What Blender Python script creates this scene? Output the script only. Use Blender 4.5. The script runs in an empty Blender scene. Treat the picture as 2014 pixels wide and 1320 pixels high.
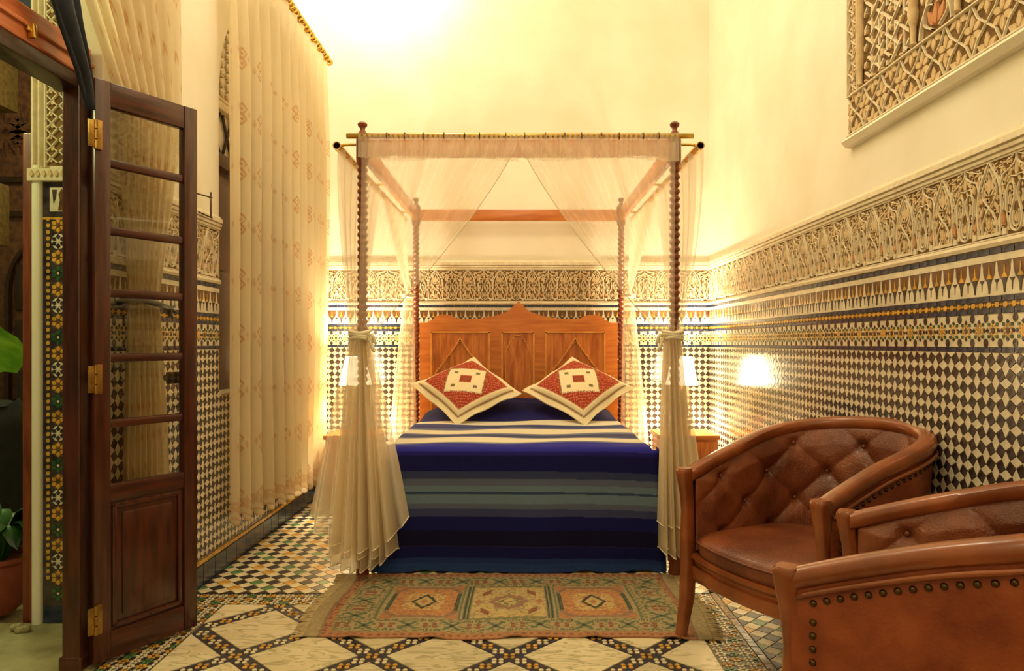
import bpy, bmesh, math, random
from mathutils import Vector, Matrix
import numpy as np

rnd = random.Random(7)
scene = bpy.context.scene
C = scene.collection
PI = math.pi

# ------------------------------------------------------------------ camera
F = 1430.0; W_PX = 2014.0; VX, VY = 1020.0, 675.0; CAMZ = 1.225
cam_d = bpy.data.cameras.new('camera'); cam = bpy.data.objects.new('camera', cam_d); C.objects.link(cam)
cam.location = (0, 0, CAMZ); cam.rotation_euler = (PI/2, 0, 0)
cam_d.sensor_width = 36.0; cam_d.lens = F/W_PX*36.0
cam_d.shift_x = (1007-VX)/W_PX; cam_d.shift_y = (VY-660)/W_PX
cam_d.clip_start = 0.05
scene.camera = cam

# ------------------------------------------------------------------ world, lights, exposure
world = bpy.data.worlds.new('world'); scene.world = world; world.use_nodes = True
wbg = world.node_tree.nodes['Background']
wbg.inputs[0].default_value = (0.55, 0.60, 0.38, 1); wbg.inputs[1].default_value = 0.10
scene.view_settings.view_transform = 'Standard'
scene.view_settings.look = 'None'
scene.view_settings.exposure = 0.0
scene.view_settings.gamma = 1.0
scene.view_settings.use_curve_mapping = False

def light(name, loc, power, color, radius=0.1):
    d = bpy.data.lights.new(name, 'POINT'); d.energy = power; d.color = color; d.shadow_soft_size = radius
    o = bpy.data.objects.new(name, d); C.objects.link(o); o.location = loc
    return o
WARM = (1.0, 0.875, 0.62)
light('ceiling_fill_light', (0.0, 2.9, 4.3), 84, WARM, 0.40)  # unseen soft lamp added overhead for even warm fill
light('rear_fill_light', (-0.3, -0.6, 3.4), 46, WARM, 0.40)  # unseen lamp added behind the camera to fill the near room
light('high_wall_light', (-1.10, 5.50, 4.28), 40, (1.0, 0.91, 0.70), 0.10)
light('courtyard_light', (-3.3, 4.6, 3.3), 95, (0.95, 0.98, 0.42), 0.25)
light('courtyard_far_light', (-4.55, 7.3, 3.9), 60, (0.98, 0.92, 0.48), 0.2)  # extra lamp put in to brighten the carved door across the courtyard
light('courtyard_near_light', (-2.9, 2.2, 2.7), 48, (0.95, 0.98, 0.42), 0.2)

# ------------------------------------------------------------------ helpers
def lin(r, g, b):
    f = lambda c: (c/12.92 if c <= 0.04045 else ((c+0.055)/1.055)**2.4)
    return (f(r/255), f(g/255), f(b/255))

def px(x, y, Y):
    return Vector(((x-VX)*Y/F, Y, CAMZ-(y-VY)*Y/F))

class MB:
    def __init__(s):
        s.v = []; s.f = []; s.m = []
    def add(s, vs, fs, mi=0):
        b = len(s.v); s.v.extend([tuple(p) for p in vs])
        for f in fs: s.f.append(tuple(i+b for i in f)); s.m.append(mi)
    def box(s, x0, x1, y0, y1, z0, z1, mi=0, M=None):
        vs = [Vector((x, y, z)) for z in (z0, z1) for y in (y0, y1) for x in (x0, x1)]
        if M is not None: vs = [M @ p for p in vs]
        s.add(vs, [(0,2,3,1),(4,5,7,6),(0,1,5,4),(2,6,7,3),(0,4,6,2),(1,3,7,5)], mi)
    def bbox(s, x0, x1, y0, y1, z0, z1, b=0.004, mi=0, M=None):
        # box with chamfered edges
        bm = bmesh.new()
        r = bmesh.ops.create_cube(bm, size=1)
        for p in bm.verts:
            p.co = Vector(((x0+x1)/2+p.co.x*(x1-x0), (y0+y1)/2+p.co.y*(y1-y0), (z0+z1)/2+p.co.z*(z1-z0)))
        b = min(b, abs(x1-x0)*.45, abs(y1-y0)*.45, abs(z1-z0)*.45)
        bmesh.ops.bevel(bm, geom=list(bm.edges), offset=b, segments=2, affect='EDGES', profile=0.5)
        s.addbm(bm, mi, M)
    def addbm(s, bm, mi=0, M=None):
        bm.verts.ensure_lookup_table(); bm.verts.index_update()
        vs = [(M @ p.co if M is not None else p.co.copy()) for p in bm.verts]
        s.add(vs, [[p.index for p in f.verts] for f in bm.faces], mi); bm.free()
    def tube(s, pts, r, n=8, mi=0, caps=True, closed=False):
        pts = [Vector(p) for p in pts]; N = len(pts)
        rr = r if isinstance(r, (list, tuple)) else [r]*N
        base = len(s.v); up = None
        rings = []
        for i, p in enumerate(pts):
            a = pts[i-1] if (i > 0 or closed) else p
            c = pts[(i+1) % N] if (i < N-1 or closed) else p
            t = (c-a).normalized()
            if up is None:
                up = Vector((0,0,1)) if abs(t.z) < .9 else Vector((1,0,0))
            x = t.cross(up).normalized(); y = x.cross(t).normalized(); up = y
            rings.append([p + x*math.cos(2*PI*k/n)*rr[i] + y*math.sin(2*PI*k/n)*rr[i] for k in range(n)])
        vs = [q for r_ in rings for q in r_]; fs = []
        for i in range(N if closed else N-1):
            j = (i+1) % N
            for k in range(n):
                l = (k+1) % n
                fs.append((i*n+k, i*n+l, j*n+l, j*n+k))
        if caps and not closed:
            fs.append(tuple(range(n-1, -1, -1))); fs.append(tuple((N-1)*n+k for k in range(n)))
        s.add(vs, fs, mi)
    def lathe(s, prof, cx=0, cy=0, n=20, mi=0, M=None, caps=True):
        vs = []; fs = []
        for r, z in prof:
            for k in range(n):
                p = Vector((cx+r*math.cos(2*PI*k/n), cy+r*math.sin(2*PI*k/n), z))
                vs.append(M @ p if M is not None else p)
        for i in range(len(prof)-1):
            for k in range(n):
                l = (k+1) % n
                fs.append((i*n+k, i*n+l, (i+1)*n+l, (i+1)*n+k))
        if caps:
            if prof[0][0] > 1e-5: fs.append(tuple(range(n-1, -1, -1)))
            if prof[-1][0] > 1e-5: fs.append(tuple((len(prof)-1)*n+k for k in range(n)))
        s.add(vs, fs, mi)
    def prism(s, poly, w0, w1, fr, mi=0, inset=0.0):
        # poly: list of (u,v) ; frame maps (u,v,w); open at the bottom
        n = len(poly)
        if n < 3: return
        cu = sum(p[0] for p in poly)/n; cv = sum(p[1] for p in poly)/n
        top = poly
        if inset:
            top = []
            for p in poly:
                d = math.hypot(p[0]-cu, p[1]-cv) or 1
                k = max(0.2, (d-inset)/d)
                top.append((cu+(p[0]-cu)*k, cv+(p[1]-cv)*k))
        vs = [fr(p[0], p[1], w0) for p in poly]+[fr(p[0], p[1], w1) for p in top]
        fs = [tuple(range(n, 2*n))]+[(i, (i+1) % n, n+(i+1) % n, n+i) for i in range(n)]
        s.add(vs, fs, mi)
    def ribbon(s, pts, width, w0, w1, fr, mi=0, closed=False):
        # raised strap following a 2D line, section with a chamfered crest
        N = len(pts); h = width/2; vs = []; fs = []
        for i in range(N):
            a = pts[i-1] if (i > 0 or closed) else pts[i]
            c = pts[(i+1) % N] if (i < N-1 or closed) else pts[i]
            dx, dy = c[0]-a[0], c[1]-a[1]; d = math.hypot(dx, dy) or 1
            nx, ny = -dy/d, dx/d; p = pts[i]
            for o, w in ((-h, w0), (-h*.55, w1), (h*.55, w1), (h, w0)):
                vs.append(fr(p[0]+nx*o, p[1]+ny*o, w))
        for i in range(N if closed else N-1):
            j = (i+1) % N
            for k in range(3):
                fs.append((i*4+k, i*4+k+1, j*4+k+1, j*4+k))
        s.add(vs, fs, mi)
    def mesh(s, name, mats):
        me = bpy.data.meshes.new(name)
        me.from_pydata([tuple(p) for p in s.v], [], s.f)
        for m in (mats if isinstance(mats, (list, tuple)) else [mats]): me.materials.append(m)
        if any(s.m): me.polygons.foreach_set('material_index', s.m)
        me.update()
        return me
    def obj(s, name, mats, parent=None, smooth=False, kind=None, fix=False):
        me = s.mesh(name, mats)
        if fix:
            bm = bmesh.new(); bm.from_mesh(me); bmesh.ops.recalc_face_normals(bm, faces=bm.faces); bm.to_mesh(me); bm.free()
        if smooth: smooth_mesh(me, smooth)
        return link(name, me, parent, kind)

def smooth_mesh(me, ang=True):
    me.polygons.foreach_set('use_smooth', [True]*len(me.polygons))
    if ang is not True:
        try: me.set_sharp_from_angle(angle=math.radians(ang))
        except Exception: pass

def link(name, me, parent=None, kind=None):
    o = bpy.data.objects.new(name, me); C.objects.link(o)
    if parent is not None: o.parent = parent
    if kind: o['kind'] = kind
    return o

def tag(o, label, cat, group=None):
    o['label'] = label; o['category'] = cat
    if group: o['group'] = group
    return o

def thing(name, label, cat, loc=(0,0,0), rz=0, group=None):
    o = bpy.data.objects.new(name, None); C.objects.link(o)
    o.empty_display_size = 0.1
    o.location = loc; o.rotation_euler = (0, 0, rz)
    return tag(o, label, cat, group)

def grid(name, nu, nv, fn, mats, parent=None, col=None, smooth=True, kind=None):
    vs = []; cs = []
    for j in range(nv+1):
        for i in range(nu+1):
            u, v = i/nu, j/nv
            vs.append(tuple(fn(u, v)))
            if col: cs.append(col(u, v))
    fs = [(j*(nu+1)+i, j*(nu+1)+i+1, (j+1)*(nu+1)+i+1, (j+1)*(nu+1)+i) for j in range(nv) for i in range(nu)]
    me = bpy.data.meshes.new(name); me.from_pydata(vs, [], fs)
    me.materials.append(mats)
    if col: set_col(me, cs)
    if smooth: smooth_mesh(me)
    me.update()
    return link(name, me, parent, kind)

def set_col(me, cs):
    a = me.color_attributes.new('pattern', 'FLOAT_COLOR', 'POINT')
    arr = np.ones((len(cs), 4), dtype=np.float32); arr[:, :3] = np.array(cs, dtype=np.float32)[:, :3]
    a.data.foreach_set('color', arr.ravel())

def clip(poly, u0, u1, v0, v1):
    def cut(ps, f):
        out = []
        for i in range(len(ps)):
            a, b = ps[i-1], ps[i]; fa, fb = f(a), f(b)
            if (fa >= 0) != (fb >= 0):
                t = fa/(fa-fb); out.append((a[0]+(b[0]-a[0])*t, a[1]+(b[1]-a[1])*t))
            if fb >= 0: out.append(b)
        return out
    for f in (lambda p: p[0]-u0, lambda p: u1-p[0], lambda p: p[1]-v0, lambda p: v1-p[1]):
        poly = cut(poly, f)
        if len(poly) < 3: return []
    return poly

def area(poly):
    return abs(sum(poly[i-1][0]*poly[i][1]-poly[i][0]*poly[i-1][1] for i in range(len(poly))))/2

def spline(pts, n=6):
    out = []
    P = [Vector((*p, 0)) if len(p) == 2 else Vector(p) for p in pts]
    for i in range(len(P)-1):
        p0 = P[i-1] if i > 0 else P[i]; p1 = P[i]; p2 = P[i+1]; p3 = P[i+2] if i+2 < len(P) else P[i+1]
        for k in range(n):
            t = k/n
            q = 0.5*((2*p1)+(-p0+p2)*t+(2*p0-5*p1+4*p2-p3)*t*t+(-p0+3*p1-3*p2+p3)*t*t*t)
            out.append(q)
    out.append(P[-1])
    return [(q.x, q.y) for q in out] if len(pts[0]) == 2 else out

def sstep(a, b, x):
    t = max(0, min(1, (x-a)/(b-a))); return t*t*(3-2*t)

# ------------------------------------------------------------------ materials
def newmat(name):
    m = bpy.data.materials.new(name); m.use_nodes = True
    return m, m.node_tree.nodes, m.node_tree.links, m.node_tree.nodes['Principled BSDF']

def setp(b, base=None, rough=.5, metal=0, spec=.5, coat=0):
    if base: b.inputs['Base Color'].default_value = (*base, 1)
    b.inputs['Roughness'].default_value = rough; b.inputs['Metallic'].default_value = metal
    b.inputs['Specular IOR Level'].default_value = spec
    b.inputs['Coat Weight'].default_value = coat; b.inputs['Coat Roughness'].default_value = .15

def noise_mat(name, c1, c2, scale=8, rough=.5, stretch=(1,1,1), bump=0.0, bscale=None, metal=0, spec=.5, coat=0, detail=4, lo=.35, hi=.65):
    m, n, l, b = newmat(name); setp(b, c1, rough, metal, spec, coat)
    tc = n.new('ShaderNodeTexCoord'); mp = n.new('ShaderNodeMapping'); mp.inputs['Scale'].default_value = stretch
    nz = n.new('ShaderNodeTexNoise'); nz.inputs['Scale'].default_value = scale; nz.inputs['Detail'].default_value = detail
    cr = n.new('ShaderNodeValToRGB'); cr.color_ramp.elements[0].position = lo; cr.color_ramp.elements[1].position = hi
    cr.color_ramp.elements[0].color = (*c1, 1); cr.color_ramp.elements[1].color = (*c2, 1)
    l.new(tc.outputs['Object'], mp.inputs[0]); l.new(mp.outputs[0], nz.inputs['Vector'])
    l.new(nz.outputs['Fac'], cr.inputs[0]); l.new(cr.outputs[0], b.inputs['Base Color'])
    if bump:
        n2 = n.new('ShaderNodeTexNoise'); n2.inputs['Scale'].default_value = bscale or scale*4; n2.inputs['Detail'].default_value = 3
        l.new(mp.outputs[0], n2.inputs['Vector'])
        bp = n.new('ShaderNodeBump'); bp.inputs['Strength'].default_value = bump; bp.inputs['Distance'].default_value = .01
        l.new(n2.outputs['Fac'], bp.inputs['Height']); l.new(bp.outputs[0], b.inputs['Normal'])
    return m

def wood(name, c1, c2, axis='Z', scale=6, rough=.35, coat=.2):
    st = {'X': (1, 9, 9), 'Y': (9, 1, 9), 'Z': (9, 9, 1)}[axis]
    return noise_mat(name, c1, c2, scale, rough, st, bump=.08, bscale=scale*3, coat=coat, detail=6)

def glaze(name, c, var=.25, rough=.16):
    c2 = tuple(min(1, x*(1+var)+.01) for x in c); c1 = tuple(x*(1-var) for x in c)
    return noise_mat(name, c1, c2, 22, rough, (1,1,1), bump=.12, bscale=30, spec=.6, detail=1, lo=.3, hi=.7)

def col_mat(name, rough=.85, bump=.2, bscale=300, sheen=0):
    m, n, l, b = newmat(name); setp(b, None, rough, 0, .2)
    at = n.new('ShaderNodeAttribute'); at.attribute_name = 'pattern'
    l.new(at.outputs['Color'], b.inputs['Base Color'])
    tc = n.new('ShaderNodeTexCoord'); nz = n.new('ShaderNodeTexNoise'); nz.inputs['Scale'].default_value = bscale
    l.new(tc.outputs['Object'], nz.inputs['Vector'])
    bp = n.new('ShaderNodeBump'); bp.inputs['Strength'].default_value = bump; bp.inputs['Distance'].default_value = .004
    l.new(nz.outputs['Fac'], bp.inputs['Height']); l.new(bp.outputs[0], b.inputs['Normal'])
    return m

def sheer(name, color, alpha, trans=.5, use_col=False):
    m, n, l, b = newmat(name); n.remove(b); out = n['Material Output']
    di = n.new('ShaderNodeBsdfDiffuse'); tl = n.new('ShaderNodeBsdfTranslucent'); tr = n.new('ShaderNodeBsdfTransparent')
    di.inputs[0].default_value = (*color, 1); tl.inputs[0].default_value = (*color, 1)
    m1 = n.new('ShaderNodeMixShader'); m1.inputs[0].default_value = trans
    l.new(di.outputs[0], m1.inputs[1]); l.new(tl.outputs[0], m1.inputs[2])
    m2 = n.new('ShaderNodeMixShader'); m2.inputs[0].default_value = alpha
    l.new(tr.outputs[0], m2.inputs[1]); l.new(m1.outputs[0], m2.inputs[2]); l.new(m2.outputs[0], out.inputs[0])
    if use_col:
        at = n.new('ShaderNodeAttribute'); at.attribute_name = 'pattern'
        l.new(at.outputs['Color'], di.inputs[0]); l.new(at.outputs['Color'], tl.inputs[0])
    return m

M = {}
M['plaster'] = noise_mat('cream_plaster', lin(238,228,204), lin(244,236,216), 3, .7, bump=.05, bscale=14, spec=.25)
M['carved'] = noise_mat('carved_plaster', lin(222,206,174), lin(236,222,194), 30, .75, spec=.2)
M['carved_back_shade'] = noise_mat('carved_plaster_ground_shade', lin(112,84,50), lin(134,104,66), 25, .9, spec=.1)  # same plaster, browned: shade of the carved recesses put into the colour
M['leaf_carved'] = noise_mat('carved_leaf', lin(206,176,130), lin(224,198,156), 30, .8, spec=.2)
M['red_carved'] = noise_mat('carved_red_leaf', lin(192,130,86), lin(208,150,104), 30, .8, spec=.2)
M['grout'] = noise_mat('tile_grout', lin(190,170,128), lin(206,188,148), 40, .8, spec=.2)
M['t_white'] = glaze('zellige_white', lin(226,214,186), .10)
M['t_dark'] = glaze('zellige_dark', lin(62,50,48), .45, .15)
M['t_blue'] = glaze('zellige_blue', lin(40,48,72), .4)
M['t_ochre'] = glaze('zellige_ochre', lin(212,160,58), .25)
M['t_green'] = glaze('zellige_green', lin(52,92,50), .4)
M['t_brown'] = glaze('zellige_brown', lin(108,72,42), .35)
M['t_base'] = glaze('zellige_baseboard', lin(34,44,66), .4, .22)
M['f_white'] = glaze('floor_white', lin(222,208,172), .12, .30)
M['f_dark'] = glaze('floor_dark', lin(40,34,36), .4, .30)
M['f_green'] = glaze('floor_green', lin(84,128,76), .3, .30)
M['f_ochre'] = glaze('floor_ochre', lin(206,156,66), .3, .30)
M['f_grout'] = noise_mat('floor_grout', lin(150,132,98), lin(176,156,116), 40, .7)
M['band'] = noise_mat('floor_band_ground', lin(34,32,44), lin(56,50,60), 40, .35)
M['door'] = wood('door_wood', lin(52,20,12), lin(84,36,20), 'Z', 5, .32, .3)
M['door_x'] = wood('door_wood_cross', lin(52,20,12), lin(84,36,20), 'X', 5, .32, .3)
M['beam'] = wood('beam_wood', lin(172,86,40), lin(204,114,58), 'Y', 5, .35, .2)
M['dark_wood'] = wood('dark_wood', lin(40,18,10), lin(62,30,16), 'Z', 5, .4, .1)
M['bedwood'] = wood('bed_wood', lin(186,100,36), lin(210,126,54), 'Z', 4, .35, .3)
M['bedwood_x'] = wood('bed_wood_cross', lin(186,100,36), lin(210,126,54), 'X', 4, .35, .3)
M['bedwood_y'] = wood('bed_wood_long', lin(186,100,36), lin(210,126,54), 'Y', 4, .35, .3)
M['panelwood'] = wood('bed_panel_wood', lin(168,86,30), lin(216,130,58), 'Z', 5, .32, .3)
M['gold_line'] = noise_mat('gilded_moulding', lin(206,132,50), lin(226,160,76), 10, .35)
M['post'] = wood('post_wood', lin(104,44,22), lin(140,68,34), 'Z', 5, .4, .2)
M['chairwood'] = noise_mat('chair_wood', lin(124,62,28), lin(160,86,42), 7, .30, (1,1,1), bump=.03, coat=.4, detail=6)
M['leather'] = noise_mat('brown_leather', lin(102,50,28), lin(142,76,44), 6, .34, bump=.35, bscale=150, spec=.5, coat=.15)
M['leather_out'] = noise_mat('rust_leather', lin(122,54,24), lin(158,80,40), 9, .45, (1,1,1), bump=.15, bscale=120, spec=.4, detail=8)
M['brass'] = noise_mat('brass', lin(196,158,70), lin(222,186,96), 14, .25, metal=1)
M['hinge'] = noise_mat('hinge_brass', lin(150,116,58), lin(184,148,80), 30, .38, metal=1)
M['old_brass'] = noise_mat('aged_brass', lin(78,62,38), lin(108,86,52), 30, .35, metal=1)
M['black'] = noise_mat('black_iron', lin(24,22,22), lin(38,34,32), 20, .45)
M['navy'] = noise_mat('navy_cloth', lin(12,16,26), lin(24,30,44), 12, .8, bump=.1, bscale=80)
M['sheer'] = sheer('sheer_cream', lin(255,246,226), .36, .6)
M['sheer_dense'] = sheer('sheer_gathered', lin(255,246,226), .52, .6)
M['sheer_bundle'] = sheer('sheer_bundle', lin(255,246,226), .70, .6)
M['trim'] = noise_mat('satin_trim', lin(240,226,190), lin(250,240,212), 20, .5)
M['wincurt'] = sheer('embroidered_voile', lin(250,236,200), .86, .5, True)
M['spread'] = col_mat('striped_cotton', .85, .35, 260)
M['rug'] = col_mat('woven_wool', .95, .6, 220)
M['pillow'] = col_mat('embroidered_cotton', .8, .35, 240)
M['fringe'] = noise_mat('rug_fringe', lin(176,152,108), lin(198,176,130), 60, .9)
M['sheet'] = noise_mat('white_linen', lin(232,228,220), lin(244,240,232), 10, .8)
M['terracotta'] = noise_mat('terracotta', lin(138,64,42), lin(164,84,58), 8, .7)
M['leaf'] = noise_mat('banana_leaf', lin(96,160,30), lin(160,208,60), 5, .35, (1,6,1))
M['leaf2'] = noise_mat('dark_leaf', lin(20,56,18), lin(48,96,34), 8, .4)
M['stone'] = noise_mat('threshold_stone', lin(150,140,100), lin(186,176,132), 7, .6, bump=.2, bscale=20)
M['cwood'] = noise_mat('courtyard_door_wood', lin(84,50,32), lin(120,76,48), 14, .6, bump=.4, bscale=40)
M['cloth_black'] = noise_mat('black_cloth', lin(14,10,10), lin(30,22,20), 10, .9)
M['cord'] = noise_mat('pale_cord', lin(200,196,170), lin(220,214,190), 10, .8)

def marble_mat():
    m, n, l, b = newmat('veined_marble'); setp(b, None, .22, 0, .5)
    tc = n.new('ShaderNodeTexCoord'); oi = n.new('ShaderNodeObjectInfo'); ad = n.new('ShaderNodeVectorMath'); ad.operation = 'ADD'
    sc = n.new('ShaderNodeVectorMath'); sc.operation = 'SCALE'; sc.inputs[3].default_value = 60
    cx = n.new('ShaderNodeCombineXYZ'); l.new(oi.outputs['Random'], cx.inputs[0]); l.new(oi.outputs['Random'], cx.inputs[1])
    l.new(cx.outputs[0], sc.inputs[0]); l.new(tc.outputs['Object'], ad.inputs[0]); l.new(sc.outputs[0], ad.inputs[1])
    mp = n.new('ShaderNodeMapping'); mp.inputs['Scale'].default_value = (2, 7, 2); mp.inputs['Rotation'].default_value = (0,0,.4)
    l.new(ad.outputs[0], mp.inputs[0])
    nz = n.new('ShaderNodeTexNoise'); nz.inputs['Scale'].default_value = 2.2; nz.inputs['Detail'].default_value = 6; nz.inputs['Distortion'].default_value = 1.2
    l.new(mp.outputs[0], nz.inputs['Vector'])
    cr = n.new('ShaderNodeValToRGB'); e = cr.color_ramp.elements
    e[0].position = .30; e[0].color = (*lin(224,208,168), 1); e[1].position = .75; e[1].color = (*lin(206,188,144), 1)
    v = e.new(.47); v.color = (*lin(226,212,176), 1); v = e.new(.51); v.color = (*lin(176,164,124), 1); v = e.new(.55); v.color = (*lin(222,206,168), 1)
    l.new(nz.outputs['Fac'], cr.inputs[0])
    hs = n.new('ShaderNodeHueSaturation'); mr = n.new('ShaderNodeMapRange'); mr.inputs[3].default_value = .86; mr.inputs[4].default_value = 1.08
    l.new(oi.outputs['Random'], mr.inputs[0]); l.new(mr.outputs[0], hs.inputs['Value']); l.new(cr.outputs[0], hs.inputs['Color'])
    l.new(hs.outputs[0], b.inputs['Base Color'])
    return m
M['marble'] = marble_mat()

def glass_mat():
    m, n, l, b = newmat('door_glass'); n.remove(b); out = n['Material Output']
    tr = n.new('ShaderNodeBsdfTransparent'); tr.inputs[0].default_value = (.93,.93,.88,1)
    gl = n.new('ShaderNodeBsdfGlossy'); gl.inputs['Roughness'].default_value = .02
    fr = n.new('ShaderNodeFresnel'); fr.inputs[0].default_value = 1.5
    mx = n.new('ShaderNodeMixShader'); l.new(fr.outputs[0], mx.inputs[0]); l.new(tr.outputs[0], mx.inputs[1]); l.new(gl.outputs[0], mx.inputs[2])
    l.new(mx.outputs[0], out.inputs[0]); return m
M['glass'] = glass_mat()

def shade_mat():
    m, n, l, b = newmat('lit_lampshade'); setp(b, lin(250,236,200), .8)
    b.inputs['Emission Color'].default_value = (1, .84, .50, 1); b.inputs['Emission Strength'].default_value = 22
    return m
M['shade'] = shade_mat()
# ================================================================== structure
XR, XL, YB = 1.5625, -1.604, 5.96
YN = -2.2; ZC = 4.9
fr_right = lambda u, v, w: (XR-w, u, v)
fr_left = lambda u, v, w: (XL+w, u, v)
fr_back = lambda u, v, w: (u, YB-w, v)
fr_floor = lambda u, v, w: (u, v, w)
o_right = lambda u, v, w: (-w, u, v)
o_left = lambda u, v, w: (w, u, v)
o_back = lambda u, v, w: (u, -w, v)

def struct(name, mb, mats, parent=None):
    return mb.obj(name, mats, parent, kind='structure')

def project(p):
    return (VX+p[0]*F/p[1], VY-(p[2]-CAMZ)*F/p[1])

# floor slab, ceiling, plain walls
mb = MB(); mb.box(XL-.13, XR+.2, YN, YB+.2, -.12, 0.0); floor = struct('floor', mb, M['f_grout'])
mb = MB(); mb.box(XL-.6, XR+.2, YN, YB+.2, ZC, ZC+.1); struct('ceiling', mb, M['plaster'])
mb = MB(); mb.box(XR, XR+.2, YN, YB+.2, -.12, ZC); wall_right = struct('wall_right', mb, M['plaster'])
mb = MB(); mb.box(XL-.6, XR, YB, YB+.2, -.12, ZC); wall_back = struct('wall_back', mb, M['plaster'])
mb = MB(); mb.box(XL-.6, XR+.2, YN-.2, YN, -.12, ZC); struct('wall_rear', mb, M['plaster'])

# left wall: thick wall with the doorway and an arched window recess
DY0, DY1, DZ = 1.15, 2.80, 3.15         # doorway
WY0, WY1, WS, WP, WZ0 = 3.89, 5.60, 2.60, 3.42, 0.95   # window recess
XO = -2.12                               # outer face
mb = MB()
mb.box(XO, XL, YN, DY0, -.12, ZC)                                  # near pier
mb.box(-1.73, XL, DY1, 3.20, -.12, ZC)                             # inner pier behind the door
mb.box(XO, -1.73, 3.18, 3.30, -.12, ZC)
mb.box(XO, XL, 3.20, WY0, -.12, ZC)
mb.box(XO, XL, WY0, WY1, -.12, WZ0)
mb.box(XO, XL, WY1, YB, -.12, ZC)
mb.box(XO, XL, DY0, DY1, DZ, ZC); mb.box(XO, -1.73, DY1, 3.18, DZ, ZC)
def arch_z(y):
    t = abs((y-(WY0+WY1)/2)/((WY1-WY0)/2))
    return WS+(WP-WS)*math.sqrt(max(0, 1-t**1.35))
NA = 40
for k in range(NA):
    a = WY0+(WY1-WY0)*k/NA; b = WY0+(WY1-WY0)*(k+1)/NA
    za, zb = arch_z(a), arch_z(b)
    vs = [(XL,a,za),(XL,b,zb),(XL,b,ZC),(XL,a,ZC),(XL-.16,a,za),(XL-.16,b,zb)]
    mb.add(vs, [(0,1,2,3),(0,4,5,1)])
mb.box(XO, XL-.16, WY0, WY1, 2.3, ZC)                              # tympanum back
wall_left = struct('wall_left', mb, M['plaster'])

T = [M['t_white'], M['t_dark'], M['t_blue'], M['t_ochre'], M['t_green'], M['t_brown'], M['grout']]
MI = dict(white=0, dark=1, blue=2, ochre=3, green=4, brown=5, grout=6)

def shrink(poly, d):
    n = len(poly); cu = sum(p[0] for p in poly)/n; cv = sum(p[1] for p in poly)/n
    r = max(math.hypot(p[0]-cu, p[1]-cv) for p in poly); k = 1-d/r
    return [(cu+(p[0]-cu)*k, cv+(p[1]-cv)*k) for p in poly]

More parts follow.
